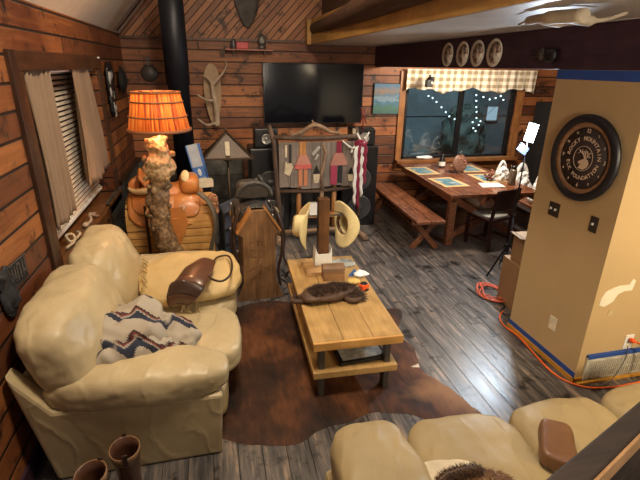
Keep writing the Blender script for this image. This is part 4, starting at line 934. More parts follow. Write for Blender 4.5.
# things on the window sill
t = NB(); tube(t, spline([(0, -.15, .02), (.03, -.02, .03), (-.01, .10, .05), (-.04, .02, .07), (.02, -.06, .04), (.03, .16, .03), (-.02, .26, .02)], 8), .012, 8)
tag(obj('rope_coil', t, M_antler, loc=(-1.25, 3.98, .885)), 'tan looped rope lying on the near end of the window sill', 'rope')
t = NB(); tube(t, spline([(0, -.2, .02), (.03, -.1, .04), (0, 0, .07), (.02, .1, .04), (-.01, .2, .02)], 6), [.014]*24+[.008], 8); tube(t, [(0, 0, .07), (.05, .06, .03), (.06, .12, .015)], .009, 7); ell(t, (.0, -.19, .025), (.03, .05, .025), 10)
tag(obj('shed_antler', t, M_antlerd, loc=(-1.24, 4.62, .88)), 'small weathered antler piece on the middle of the window sill', 'antler')

# plaque at the left
t = thing('metal_plaque', 'dark cut metal plaque with raised bars on the log wall near the left edge', 'plaque', (XL+.004, 2.72, 1.17), rot=(R(-3), 0, 0))
bm = NB(); box(bm, 0, .008, -.05, .20, -.055, .075); box(bm, 0, .008, -.05, .20, -.075, -.06); puff(bm, (.01, -.10, -.06), (.012, .11, .15), 2.2, 12, .03, 14, seed=3); obj('plate', bm, M_blackm, t)
bm = NB()
for y, z0, z1 in ((-.02, -.04, .05), (.02, -.04, .05), (.05, -.04, .06), (.09, -.04, .05), (.13, -.03, .06), (.17, -.04, .06)): box(bm, .008, .013, y-.006, y+.006, z0, z1)
box(bm, .008, .013, -.02, .02, .0, .012); box(bm, .008, .013, .05, .09, .045, .057); box(bm, .008, .013, .13, .17, -.02, -.008); box(bm, .008, .012, -.05, .20, .068, .075); obj('raised_lettering', bm, M_iron, t)

# ------------------------------------------------------------------ TV, speakers, display stand
t = thing('television', 'large black flat television mounted on the back log wall', 'television', (1.648, YB, 1.93))
bm = NB(); box(bm, -.825, .825, -.14, -.09, -.465, .465); obj('casing', bm, M_black, t, bevel=.006)
bm = NB(); box(bm, -.815, .815, -.143, -.14, -.447, .455); obj('screen', bm, M_screen, t)
bm = NB(); box(bm, -.2, .2, -.09, -.003, -.2, .2); obj('wall_bracket', bm, M_iron, t)
def speaker(name, label, cat, loc, w, d, h, rz=0, drv=True):
    t = thing(name, label, cat, loc, rz)
    bm = NB(); box(bm, -w/2, w/2, -d/2, d/2, 0, h); obj('cabinet', bm, M_black, t, bevel=.02)
    if drv:
        y = -d/2-.002; k = w*.36
        for z, r in ((.24*h, k), (.60*h, k*.9)) if h > .6 else ((.45*h, k*.6),):
            bm = NB(); lathe(bm, [(r, 0), (r*.96, .012), (r*.85, .012), (r*.3, -.02), (r*.3, .0), (0, .012)], 28)
            o = obj('driver', bm, M_cone if h > .6 else M_steel, t, (0, y, z), (R(90), 0, 0))
    return t
M_cone = plain('speaker_cone', (.045, .045, .048), .4)
speaker('floor_speaker', 'tall black floor speaker behind the left end of the plank board', 'speaker', (.77, 6.62, 0), .56, .5, 1.25)
speaker('floor_speaker', 'tall black floor speaker right of the plank board beside the bench', 'speaker', (2.14, 6.62, 0), .56, .5, 1.25)
speaker('small_speaker', 'small black speaker with silver dial on the left floor speaker', 'speaker', (.74, 6.58, 1.251), .34, .3, .27)
speaker('small_speaker', 'small black speaker on top of the right floor speaker', 'speaker', (2.20, 6.58, 1.251), .36, .3, .25)
t = thing('media_cabinet', 'low black media cabinet between the two floor speakers', 'cabinet', (1.46, 6.75, 0))
bm = NB(); box(bm, -.38, .38, -.2, .3, 0, 1.0); obj('body', bm, M_blackm, t, bevel=.01)
bm = NB(); box(bm, -.36, -.01, -.215, -.2, .05, .95); box(bm, .01, .36, -.215, -.2, .05, .95); obj('door', bm, M_black, t, bevel=.006)

t = thing('display_rack', 'rustic bark post rack holding a weathered grey plank board', 'rack', (0, 6.0, 0))
bm = NB(); tube(bm, [(.86, -.0, 0), (.82, 0, .8), (.79, .0, 1.38), (.73, 0, 1.62)], [.04, .036, .034, .026], 9); obj('post', bm, M_darkstick, t)
bm = NB(); tube(bm, [(2.02, .0, 0), (2.0, 0, .8), (1.97, .0, 1.38), (1.93, 0, 1.58)], [.04, .036, .034, .026], 9); obj('post', bm, M_darkstick, t)
bm = NB(); tube(bm, [(.78, 0, 1.46), (1.2, 0, 1.44), (1.6, 0, 1.44), (1.97, 0, 1.46)], .034, 9); obj('top_rail', bm, M_darkstick, t)
bm = NB(); tube(bm, [(.80, 0, .72), (1.4, 0, .70), (2.0, 0, .74)], .026, 9); obj('lower_rail', bm, M_darkstick, t)
bm = NB(); tube(bm, [(.80, -.20, .03), (.86, .28, .04)], .04, 9); tube(bm, [(2.06, -.25, .03), (2.02, .12, .04)], .04, 9); tube(bm, [(.82, -.02, .12), (2.02, -.02, .12)], .032, 9); obj('foot_rail', bm, M_drift, t)
bm = NB(); pl = [.845, 1.0, 1.15, 1.30, 1.42, 1.58, 1.73, 1.86, 1.96]
for a_, b_ in zip(pl, pl[1:]): box(bm, a_+.002, b_-.002, -.045, -.02, .765+.02*math.sin(a_*9), 1.395)
obj('plank_board', bm, M_grey, t, bevel=.003)
for x in (1.135, 1.655):
    bm = NB(); tube(bm, [(x, .06, .12), (x, .06, .77)], .036, 10); obj('honey_post', bm, M_honey, t)
bm = NB(); tube(bm, [(1.46, -.03, .72), (1.43, -.06, .95), (1.49, -.06, 1.25), (1.45, -.03, 1.37)], .022, 8); tube(bm, [(1.44, .0, .1), (1.46, 0, .7)], .03, 8); obj('branch', bm, M_drift, t)
bm = NB(); box(bm, 1.10, 1.70, -.08, .1, .33, .355); obj('shelf', bm, M_honey, t)
bm = NB()
tube(bm, spline([(1.02, 0, 1.49), (1.10, 0, 1.50), (1.22, -.02, 1.56), (1.33, -.03, 1.62), (1.45, -.02, 1.58), (1.56, 0, 1.52), (1.70, 0, 1.50)], 5), [.022]*6+[.03]*18+[.026]*7, 9)
tube(bm, [(1.0, .0, 1.54), (1.06, 0, 1.49), (1.2, .0, 1.50)], [.012, .02, .02], 7); tube(bm, [(1.33, -.03, 1.62), (1.30, -.03, 1.68)], [.02, .01], 7)
tag(obj('driftwood', bm, M_drift, loc=(0, 6.0, 0)), 'gnarled driftwood piece lying along the top rail of the rack', 'driftwood')
bm = NB(); box(bm, -.06, .06, -.05, .05, 0, .17); tag(obj('white_box', bm, M_white, loc=(1.33, 6.0, .357), bevel=.006), 'small white box on the low shelf between the honey posts', 'box')
bm = NB(); box(bm, 1.88, 1.95, -.02, .03, 1.48, 1.56); tag(obj('candle_stub', bm, M_antler, loc=(0, 6.0, 0), bevel=.01), 'pale bone stub standing at the right end of the top rail', 'bone')
G = 'leather crafts hung on the grey plank board'
def craft(name, label, x, z, parts):
    t = thing(name, label, 'craft', (x, 5.952, z), 0, G)
    for nm, poly, mat, d in parts:
        bm = NB()
        for p in poly: prism(bm, p, 'y', -d, .0)
        obj(nm, bm, mat, t, bevel=.001)
rect = lambda x0, x1, z0, z1: [(x0, z0), (x1, z0), (x1, z1), (x0, z1)]
craft('sheathed_knife', 'knife with pale handle hung leftmost on the plank board', .985, 1.02, [('handle', [rect(-.06, -.03, .18, .34), rect(-.055, -.035, .05, .12)], M_antler, .02), ('blade', [rect(-.0, .03, .10, .35)], M_blackm, .012), ('sheath', [[(-.07, -.04), (.0, -.08), (.05, .04), (.03, .1), (-.06, .09)]], M_antler, .014)])
craft('fringed_pouch', 'orange strap with a red flared fringed pouch left of centre on the plank board', 1.18, .80, [('strap', [rect(-.055, .035, .42, .60)], M_honey, .012), ('flap', [[(-.06, .42), (.05, .42), (.12, .24), (-.13, .24)]], M_pinkl, .022), ('band', [rect(-.12, .11, .24, .30)], M_redl, .028), ('fringe', [rect(-.07, -.015, .0, .24), rect(.005, .055, .0, .24)], plain('orange_fringe', (.45, .17, .08), .6), .016)])
craft('fringed_pouch', 'burgundy strap with a pink flared pouch right of centre on the plank board', 1.675, .78, [('strap', [rect(-.03, .04, .46, .62)], M_burg, .012), ('flap', [[(-.06, .46), (.06, .46), (.13, .29), (-.12, .29)]], M_pinkl, .022), ('panel', [rect(-.11, -.02, .02, .29)], plain('magenta_leather', (.33, .03, .08), .6), .018), ('fringe', [rect(-.005, .06, .04, .29)], M_blackm, .016)])
craft('small_sheath', 'small black and cream sheath hung between the orange and burgundy pouches', 1.365, .83, [('sheath', [[(-.035, .0), (.03, .0), (.05, .13), (-.05, .13)]], M_antler, .014), ('throat', [[(-.05, .13), (.05, .13), (.0, .25)]], M_black, .018)])
craft('small_sheath', 'small black and cream sheath hung at the right end of the plank board', 1.86, .84, [('sheath', [[(-.03, .0), (.03, .0), (.045, .10), (-.045, .10)]], M_antler, .014), ('throat', [[(-.045, .10), (.045, .10), (.0, .20)]], M_black, .018)])
craft('silver_pin', 'silver and white pin hung on the plank board beside the orange strap', 1.36, 1.24, [('pin', [[(-.07, .0), (-.04, -.03), (.06, .08), (.03, .11)], [(-.03, -.08), (.0, -.09), (.04, -.02), (.01, .0)]], M_steel, .012)])
# hooks and yarn rope
t = thing('halter_rope', 'white and burgundy braided rope hanging from the right end of the rack', 'rope', (1.96, 5.85, 0))
cols = [(M_white, -.06, 'white_strand'), (M_burg, -.015, 'burgundy_strand'), (M_white, .03, 'white_strand'), (M_burg, .07, 'burgundy_strand')]
for k, (m_, dx, nm) in enumerate(cols):
    bm = NB(); zb = [.50, .44, .62, .80][k]
    pts_ = [(dx+.012*math.sin(q_*1.9+k), .01*math.cos(q_*1.7+k), 1.40-(1.40-zb)*q_/14) for q_ in range(15)]
    tube(bm, pts_, [.022]*14+[.006], 7); tube(bm, [(x-.022, y-.01, z) for x, y, z in pts_[1:12]], .013, 6); obj(nm, bm, m_, t)
bm = NB(); puff(bm, (.0, 0, 1.38), (.08, .03, .05), 3, 8, .02, 20); obj('knot', bm, M_burg, t)
t = NB(); tube(t, spline([(1.70, -.12, 1.42), (1.80, -.12, 1.34), (1.88, -.08, 1.31), (1.98, -.03, 1.40)], 5), [.008]*5+[.016]*5+[.018]*6, 8); tube(t, spline([(1.86, -.08, 1.31), (1.84, -.12, 1.25)], 5), [.015]*5+[.008], 8)
tube(t, spline([(1.92, -.07, 1.51), (1.97, -.10, 1.41), (2.03, -.08, 1.38), (2.06, -.10, 1.48), (2.085, -.1, 1.52)], 5), .012, 8)
tag(obj('antler_hook', t, M_white, loc=(0, 6.0, 0)), 'white antler hook at the right post of the rack with rope hanging from it', 'hook')
t = NB(); tube(t, [(-.05, 0, .0), (.05, 0, .2)], .008, 6); tube(t, [(.05, 0, .0), (-.04, 0, .22)], .008, 6); bar(t, (0, 0, -.12), (0, 0, 0), .01)
tube(t, [(0, 0, -.1), (.0, 0, .1), (-.03, 0, .16), (0, 0, .2), (.03, 0, .16), (0, 0, .1)], .008, 6)
tag(obj('red_ornament', t, plain('dark_red_wire', (.20, .02, .02), .4), loc=(2.03, 6.02, 1.62)), 'dark red wire ornament standing beside the lower right corner of the television', 'ornament')

# painting
t = thing('landscape_painting', 'small blue landscape painting on the log wall left of the window', 'painting', (2.945, YB-.012, 1.845), rot=(0, R(1), 0))
bm = NB(); box(bm, -.235, .235, -.02, .0, -.245, .245); obj('canvas', bm, MATS['canvas'], t)
bm = NB(); box(bm, -.245, -.235, -.022, .0, -.25, .25); box(bm, -.245, .245, -.022, .0, .245, .255); obj('edge', bm, M_blackm, t)
# plates and sconce on the beam
PG = 'oval plates on the dark beam'
pl = [(5.055, 'round pale plate with brown print farthest along the dark beam'), (4.725, 'second oval plate from the far end of the dark beam'), (4.433, 'third oval plate from the far end of the dark beam'), (4.135, 'oval plate nearest the camera on the dark beam')]
p0 = thing('oval_plate', pl[0][1], 'plate', (2.698, pl[0][0], 2.495), 0, PG)
bm = NB(); lathe(bm, [(0, 0), (.085, 0), (.127, .016), (.127, .020), (.083, .006), (0, .006)], 36); o = obj('plate', bm, plain('ivory_china', (.85, .80, .70), .3), p0); o.rotation_euler = (0, R(-90), 0)
bm = NB(); lathe(bm, [(0, .007), (.10, .0115), (0, .010)], 30, cap=False); o = obj('print', bm, MATS['plate'], p0); o.rotation_euler = (0, R(-90), 0)
for y, l in pl[1:]:
    dup(p0, (2.698, y, 2.495), 0, l, PG)
t = thing('wall_hook', 'small dark metal hook with a black knob on the beam above the pillar', 'hook', (2.70, 3.40, 2.45))
bm = NB(); tube(bm, [(-.01, .18, 0), (-.02, .05, .0), (-.05, .0, .03)], .012, 8); ell(bm, (-.03, .04, .02), (.02, .04, .05), 10); obj('stem', bm, M_iron, t)
bm = NB(); puff(bm, (-.03, -.07, .01), (.03, .06, .055), 3, 8, .0); obj('knob', bm, M_black, t)
# hanging lantern in front of valance
t = thing('hanging_lantern', 'small dark lantern hanging in front of the gingham valance', 'lantern', (3.50, 7.1, 2.06))
bm = NB(); box(bm, -.06, .04, -.05, .05, 0, .11); lathe(bm, [(.06, .11), (.02, .16), (.02, .19)], 12); box(bm, .03, .07, -.02, .02, .07, .16); obj('body', bm, M_black, t, bevel=.004)
bm = NB(); ell(bm, (.02, -.055, .06), (.018, .006, .03), 10); obj('glass', bm, M_steel, t)
bm = NB(); tube(bm, [(0, 0, .19), (0, 0, .60)], .003, 5); obj('chain', bm, M_black, t)
# antler on the loft soffit
t = NB(); tube(t, spline([(1.98, 2.82, 2.62), (1.90, 2.62, 2.625), (1.86, 2.40, 2.62), (1.88, 2.15, 2.61)], 6), [.008]*6+[.025]*6+[.035]*7, 9); tube(t, spline([(1.88, 2.5, 2.62), (2.0, 2.42, 2.60), (2.10, 2.36, 2.63)], 5), [.025]*5+[.012]*6, 8); tube(t, spline([(1.87, 2.3, 2.62), (2.05, 2.25, 2.60), (2.2, 2.22, 2.64)], 5), [.03]*5+[.01]*6, 8)
tag(obj('ceiling_antler', t, M_antler), 'pale antler fixed under the loft soffit at the top edge', 'antler')

# ------------------------------------------------------------------ clock and switches on the pillar
t = thing('wall_clock', 'large round clock with black rim and lettered dial on the tan pillar', 'clock', (2.70, 2.78, 1.74), rot=(0, 0, 0))
MC = Matrix(((0, 0, -1, 0), (-1, 0, 0, 0), (0, 1, 0, 0), (0, 0, 0, 1)))   # local xy face -> looks toward -x
def place(o): o.matrix_local = MC; return o
bm = NB(); lathe(bm, [(.295, 0), (.318, .02), (.318, .045), (.30, .055), (.262, .05), (.255, .02)], 64, cap=False); place(obj('rim', bm, plain('black_rim', (.010, .010, .014), .4, bump=0), t))
bm = NB(); lathe(bm, [(.265, .0), (.265, .046), (.232, .04), (.226, .03)], 64, cap=False); place(obj('wood_ring', bm, wood('barrel_ring', (.20, .095, .04), (.33, .17, .085), 'X', .5), t))
bm = NB(); lathe(bm, [(0, 0), (.23, .0), (.23, .03), (0, .03)], 64, cap=False); place(obj('dial', bm, plain('dark_dial', (.035, .022, .018), .6), t))
bm = NB()
def arc_text(s, r, a_mid, step, size, inward=True):
    n = len(s)
    for i, ch in enumerate(s):
        if ch == ' ': continue
        a = a_mid + (-(i-(n-1)/2)*step if inward else (i-(n-1)/2)*step)
        rot = a-PI/2 if inward else a+PI/2
        text_bm(bm, ch, size, Matrix.Translation((r*math.cos(a), r*math.sin(a), .031)) @ Matrix.Rotation(rot, 4, 'Z'), .001)
arc_text('ROCKY MOUNTAIN', .145, PI/2, R(12.6), .043)
arc_text('ELK FOUNDATION', .145, -PI/2, R(11.4), .043, False)
place(obj('lettering', bm, M_letters, t))
for k in range(1, 13):
    a = PI/2-2*PI*k/12; bm = NB(); text_bm(bm, str(k), .040 if k in (12, 3, 6, 9) else .026, Matrix.Translation((.200*math.cos(a), .200*math.sin(a), .031)), .001); place(obj('numeral', bm, M_letters, t))
bm = NB()  # emblem: elk head with antlers in a ring
tube(bm, [(.090*math.cos(2*PI*k/40), .090*math.sin(2*PI*k/40), .032) for k in range(41)], .0022, 5)
prism(bm, [(.012, .0), (.05, -.005), (.062, -.03), (.05, -.06), (.02, -.08), (-.03, -.075), (-.01, -.045), (-.035, -.04), (-.038, -.028), (-.01, -.012)], 'z', .030, .034)
for p in ([(.02, 0), (.0, .03), (-.03, .045), (-.055, .03)], [(-.015, .04), (-.02, .065)], [(-.035, .044), (-.045, .06)], [(.0, .03), (.0, .055)], [(.03, 0), (.04, .03), (.03, .06)], [(.04, .03), (.06, .05)], [(.037, .02), (.065, .02)], [(.02, 0), (.015, .065)]):
    tube(bm, [(x, y, .032) for x, y in p], .004, 5)
place(obj('elk_emblem', bm, M_letters, t))
for name, label, y, z, w2, h2, n in (('light_switch', 'dark double light switch plate below the clock, nearer the dining area', 2.985, 1.28, .058, .058, 2), ('light_switch', 'dark single light switch plate below the clock, nearer the corner', 2.572, 1.29, .036, .060, 1)):
    t = thing(name, label, 'switch', (2.70, y, z)); bm = NB(); box(bm, -.008, 0, -w2, w2, -h2, h2); obj('plate', bm, plain('dark_plate', (.03, .018, .012), .4), t, bevel=.003)
    for k in range(n):
        o_ = 0 if n == 1 else (.025 if k == 0 else -.025); bm = NB(); box(bm, -.022, -.008, o_-.006, o_+.006, -.004, .014, rot=(0, R(20), 0)); obj('toggle', bm, M_white, t)
bm = NB(); box(bm, -.006, 0, -.04, .04, -.06, .06); ell(bm, (-.007, 0, -.03), (.003, .005, .005), 6); tag(obj('blank_plate', bm, plain('beige_plate', (.72, .62, .45), .5), loc=(2.70, 2.73, .35), bevel=.003), 'beige blank plate low on the clock side of the pillar', 'plate')
t = thing('wall_outlet', 'white outlet with plugged orange cord above the vent', 'outlet', (3.14, 2.4, .325))
bm = NB(); box(bm, -.04, .04, -.007, 0, -.065, .065); obj('plate', bm, M_white, t, bevel=.003)
bm = NB(); box(bm, -.018, .018, -.011, -.006, .012, .042); box(bm, -.018, .018, -.011, -.006, -.045, -.012); obj('socket', bm, M_paper, t, bevel=.003)
# vent
t = thing('baseboard_vent', 'white baseboard vent grille along the foot of the pillar', 'vent', (3.25, 2.4, 0))
bm = NB(); box(bm, -.48, .48, -.02, 0, .01, .225); obj('frame', bm, MATS['vent'], t, bevel=.004)
bm = NB()
for k in range(44): x = -.45+.9*k/43; box(bm, x-.003, x+.003, -.026, -.018, .035, .105); box(bm, x-.003, x+.003, -.026, -.018, .12, .195)
obj('louvre', bm, plain('louvre_grey', (.55, .51, .42), .5), t)
bm = NB(); box(bm, 2.77, 3.75, 2.372, 2.382, .222, .25); box(bm, 2.768, 3.75, 2.375, 2.40, .245, .252); tag(obj('painters_tape', bm, M_bluetape), 'blue masking tape along the top of the white baseboard vent', 'tape')
bm = NB(); box(bm, 2.7, 3.8, 2.35, 2.372, .0, .018); tag(obj('trim_strip', bm, M_ochpaint), 'ochre strip on the floor under the vent', 'strip')
def patch(ptx, label, m_):
    bm = NB(); c0 = Vector((sum(p[0] for p in ptx)/len(ptx), 0, sum(p[1] for p in ptx)/len(ptx)))
    prism(bm, [(p[0], p[1]) for p in ptx], 'y', 2.3965, 2.40); tag(obj('spackle_patch', bm, m_), label, 'patch')
patch([(2.75, .70), (2.80, .68), (2.87, .72), (2.90, .78), (2.95, .80), (3.02, .80), (3.03, .88), (3.0, .90), (2.98, .85), (2.90, .85), (2.85, .84), (2.78, .81), (2.755, .76)], 'white spackle patch on the right face of the pillar', M_patch)
patch([(2.85, .60), (2.90, .59), (2.92, .62), (2.90, .65), (2.86, .64)], 'small smear of spackle under the large patch on the pillar', plain('thin_spackle', (.52, .40, .2), .7))
# cords
def cord(name, label, pts_, r, m_, par=None, n=8):
    bm = NB(); tube(bm, spline(pts_, n), r, 7); o = obj(name, bm, m_, par)
    if par is None: tag(o, label, 'cord')
    return o
t = thing('extension_cord', 'orange extension cord running round the pillar foot to the outlet', 'cord', (0, 0, 0))
cord('cable', '', [(3.14, 2.37, .35), (3.20, 2.30, .33), (3.24, 2.28, .2), (3.22, 2.26, .04), (3.10, 2.27, .01), (2.95, 2.27, .01), (2.75, 2.31, .01), (2.64, 2.42, .01), (2.61, 2.56, .01), (2.63, 2.75, .01), (2.66, 2.95, .01), (2.67, 3.10, .01), (2.65, 3.25, .01), (2.70, 3.40, .01), (2.80, 3.5, .01)], .008, M_orangecord, t)
bm = NB(); puff(bm, (3.14, 2.368, .352), (.018, .022, .018), 3, 6, 0); obj('plug', bm, M_orangeplast, t)
cord('grey_cord', 'thin grey cord hanging from the outlet in front of the vent', [(3.12, 2.375, .30), (3.10, 2.35, .2), (3.0, 2.32, .05), (2.9, 2.30, .01), (2.8, 2.32, .01)], .004, M_iron)
rnd = random.Random(5); pts_ = []
for k in range(46):
    a = k*.62; r = .10+.10*abs(math.sin(k*.7)); pts_.append((2.93+r*math.cos(a)*.85, 3.86+r*1.15*math.sin(a), .012+.05*(k % 5)/5))
cord('extension_cord', 'tangled coil of red orange extension cord on the floor behind the pillar', pts_, .007, M_redcord, n=5)
cord('power_cord', 'thin black cord lying by the red cord coil', [(2.72, 4.05, .01), (2.75, 3.8, .01), (2.90, 3.62, .01), (2.78, 3.50, .01), (2.88, 3.36, .01)], .005, M_black)

# ------------------------------------------------------------------ boxes, light stand
bm = NB(); prism(bm, [(2.90, 3.50), (3.45, 3.42), (3.5, 3.78), (2.94, 3.82)], 'z', 0.0, .50); tag(obj('cardboard_box', bm, M_card, bevel=.006), 'large cardboard box on the floor behind the pillar, bottom of two', 'box')
t = thing('cardboard_box', 'open cardboard box stacked on the larger box behind the pillar', 'box', (0, 0, .505))
bm = NB(); prism(bm, [(2.93, 3.52), (3.36, 3.46), (3.42, 3.70), (2.96, 3.74)], 'z', .0, .29); obj('body', bm, M_card, t, bevel=.006)
bm = NB(); prism(bm, [(2.925, 3.52), (2.955, 3.74), (2.92, 3.76), (2.88, 3.54)], 'z', .28, .29); obj('flap', bm, plain('dark_cardboard', (.20, .12, .06), .8), t)
t = thing('light_stand', 'thin black tripod stand with a small bright LED panel', 'light stand', (3.37, 4.32, 0))
bm = NB(); tube(bm, [(0, 0, .10), (0, 0, .75)], .013, 8); tube(bm, [(0, 0, .75), (0, 0, 1.62)], .009, 8); obj('pole', bm, M_black, t)
for a in (R(188), R(308), R(68)):
    bm = NB(); bar(bm, (0, 0, .42), (.26*math.cos(a), .26*math.sin(a), .012), .012, .02); bar(bm, (0, 0, .16), (.13*math.cos(a), .13*math.sin(a), .22), .008, .012); obj('leg', bm, M_black, t)
bm = NB(); lathe(bm, [(.018, 0), (.018, .04)], 12, c=(0, 0, .74)); obj('collar', bm, M_black, t)
bm = NB(); lathe(bm, [(.02, 0), (.02, .05)], 12, c=(0, 0, .38)); box(bm, -.05, -.01, -.02, .02, .30, .40); obj('collar', bm, M_black, t, bevel=.003)
bm = NB(); box(bm, -.06, .06, -.015, .015, -.10, .12); pn = obj('light_panel', bm, M_black, t, (.03, 0, 1.70), (R(4), R(10), R(-52)), bevel=.004)
bm = NB(); box(bm, -.052, .052, -.019, -.015, -.09, .11); obj('led_face', bm, MATS['led'], pn)
bm = NB(); box(bm, -.06, .06, -.012, .012, -.05, .05); obj('bracket_unit', bm, plain('pale_grey_unit', (.035, .045, .065), .5), t, (-.045, .0, 1.53), (R(-20), R(35), R(-20)), bevel=.004)
# ------------------------------------------------------------------ picnic table, benches
t = thing('picnic_table', 'red brown plank dining table with crossed legs under the window', 'table', (3.06, 5.25, 0), R(-3.5))
bm = NB()
for k in range(6): box(bm, .0+.225*k, .222+.225*k, .0, 2.08, .715, .76)
obj('tabletop', bm, M_table, t, bevel=.005)
bm = NB(); box(bm, .03, .05, .04, 2.03, .64, .715); obj('apron', bm, M_table, t)
bm = NB(); box(bm, 1.28, 1.30, .04, 2.03, .64, .715); obj('apron', bm, M_table, t)
for y in (.20, 1.85):
    for x0, x1 in ((.06, 1.28), (1.28, .06)):
        bm = NB(); bar(bm, (x0, y+(.03 if x0 < 1 else -.03), 0.02), (x1*.55+x0*.45 if False else x1, y+(.03 if x0 < 1 else -.03), .70), .09, .05, up=(0, 1, 0)); obj('leg', bm, M_table, t, bevel=.004)
bm = NB(); box(bm, .05, .15, .08, .17, 0, .64); obj('corner_post', bm, M_table, t, bevel=.004)
bm = NB(); box(bm, .62, .72, .2, 1.85, .33, .40); obj('stretcher', bm, M_table, t, bevel=.004)
def bench(label, loc, rz, L=2.1):
    t = thing('picnic_bench', label, 'bench', loc, rz)
    bm = NB(); box(bm, 0, .20, 0, L, .41, .45); box(bm, .21, .41, 0, L, .41, .45); obj('seat', bm, M_table, t, bevel=.005)
    for y in (.15, L-.2):
        for a_, b_ in ((.02, .37), (.37, .02)):
            bm = NB(); bar(bm, (a_, y+(.02 if a_ < .1 else -.02), .015), (b_, y+(.02 if a_ < .1 else -.02), .41), .07, .04, up=(0, 1, 0)); obj('leg', bm, M_table, t, bevel=.003)
        bm = NB(); box(bm, .0, .40, y-.03, y+.03, .36, .41); obj('cross_rail', bm, M_table, t)
    bm = NB(); box(bm, .17, .23, .15, L-.2, .19, .24); obj('stretcher', bm, M_table, t)
bench('red brown picnic bench along the near side of the dining table', (2.55, 5.13, 0), R(-2.5))
bench('orange brown picnic bench on the far side of the table carrying plastic bags', (4.52, 5.30, 0), R(-6), 1.9)
# chair
t = thing('dining_chair', 'dark cherry dining chair with grey seat pad at the table end', 'chair', (3.72, 5.28, 0), R(16))
bm = NB(); box(bm, -.22, .22, -.21, .22, .40, .44); obj('seat_frame', bm, M_chair, t, bevel=.006)
bm = NB(); puff(bm, (0, .0, .455), (.20, .20, .03), 4, 12, .004); obj('seat_pad', bm, M_seatg, t)
for x in (-.20, .20):
    bm = NB(); bar(bm, (x, .19, .0), (x, .19, .40), .038); obj('leg', bm, M_chair, t, bevel=.003)
    bm = NB(); bar(bm, (x, -.23, .0), (x, -.20, .44), .038); bar(bm, (x, -.20, .42), (x, -.26, .86), .036); obj('rear_leg', bm, M_chair, t, bevel=.003)
bm = NB(); grid(bm, 10, 6, lambda u, v: (-.20+.40*u, -.225-.028*math.sin(PI*u)-.045*v, .58+.29*v)); obj('backrest', bm, M_chair, t, solid=.022, bevel=.003)
bm = NB(); box(bm, -.2, .2, -.01, .01, .14, .17); box(bm, -.21, -.19, -.2, .19, .12, .15); box(bm, .19, .21, -.2, .19, .12, .15); obj('stretcher', bm, M_chair, t)
# table things (world coords)
PM = 'blue print placemats on the dining table'
def placemat(label, x, y, rz):
    t = thing('placemat', label, 'placemat', (x, y, .7625), rz, PM)
    bm = NB(); box(bm, -.20, .20, -.28, .28, 0, .004); obj('border', bm, plain('straw_border', (.52, .38, .20), .7), t)
    bm = NB(); box(bm, -.13, .13, -.20, .20, .004, .006); obj('print', bm, MATS['mat'], t)
placemat('blue placemat at the far left corner of the dining table', 3.33, 6.72, R(0))
placemat('blue placemat at the near left side of the dining table', 3.38, 5.92, R(2))
placemat('blue placemat at the far right side of the dining table', 4.20, 6.76, R(-4))
placemat('blue placemat at the near right side of the dining table', 4.12, 6.06, R(-4))
bm = NB(); prism(bm, [(-.2, -.12), (.16, -.14), (.2, .10), (-.12, .14)], 'z', 0, .003); tag(obj('paper_sheet', bm, M_white, loc=(3.92, 5.66, .7625)), 'sheet of white paper at the near end of the dining table', 'paper')
t = thing('table_lantern', 'round brown openwork ornament standing in the middle of the dining table', 'ornament', (3.86, 6.48, .762))
bm = NB(); o_ = lathe(bm, [(.0, 0), (.12, .0), (.145, .02), (.145, .03), (.12, .05), (0, .05)], 28); o = obj('disc', bm, plain('brown_pottery', (.16, .08, .055), .4, var=.4, nscale=20), t, (0, .02, .15), (R(80), 0, R(10)))
bm = NB(); tube(bm, [(0, 0, .28), (-.02, 0, .32), (.02, 0, .35)], .01, 6); lathe(bm, [(.05, 0), (.04, .02)], 12); obj('finial', bm, M_iron, t)
bm = NB()
for k in range(10): a = 2*PI*k/10; ell(bm, (.09*math.cos(a), .02-.045, .15+.09*math.sin(a)), (.014, .006, .014), 6)
obj('stud', bm, M_pinkl, t)
t = thing('sauce_bottle', 'short dark bottle with pale label left of the round ornament', 'bottle', (3.80, 6.95, .762))
bm = NB(); lathe(bm, [(.055, 0), (.06, .02), (.06, .12), (.03, .16), (.03, .19)], 18); obj('body', bm, M_black, t)
bm = NB(); lathe(bm, [(.0615, .03), (.0615, .10)], 18, cap=False); obj('paper_label', bm, M_white, t)
bm = NB(); lathe(bm, [(.036, .19), (.036, .22), (0, .22)], 14); obj('cap', bm, M_black, t)
bm = NB(); lathe(bm, [(.03, 0), (.035, .05), (.03, .06)], 14); ell(bm, (.06, 0, .05), (.07, .05, .012), 12); tag(obj('serving_dish', bm, M_paper, loc=(4.22, 7.18, .762)), 'small pale dish on the table edge by the window', 'dish')
t = thing('water_bottle', 'brown steel water bottle standing at the near right of the table', 'bottle', (4.24, 5.62, .762))
bm = NB(); lathe(bm, [(.05, 0), (.052, .01), (.052, .21), (.04, .235)], 20); obj('body', bm, plain('olive_steel', (.17, .13, .09), .3, metal=.4), t)
bm = NB(); lathe(bm, [(.042, .235), (.042, .28), (0, .285)], 16); obj('cap', bm, M_black, t)
t = thing('pine_sprig', 'small reddish dried arrangement on the near right placemat', 'arrangement', (4.06, 5.90, .768))
bm = NB(); rnd = random.Random(9)
for k in range(26):
    a = rnd.uniform(0, 6.28); r = rnd.uniform(.02, .10); h = rnd.uniform(.03, .16); tube(bm, [(0, 0, .01), (r*math.cos(a), r*math.sin(a), h)], .006, 5); ell(bm, (r*math.cos(a), r*math.sin(a), h), (.018, .018, .014), 6)
obj('sprig', bm, plain('dried_red', (.26, .10, .07), .7, var=.4, nscale=30), t)
bm = NB(); lathe(bm, [(.05, 0), (.055, .02), (.04, .03)], 14); obj('dish', bm, M_iron, t)
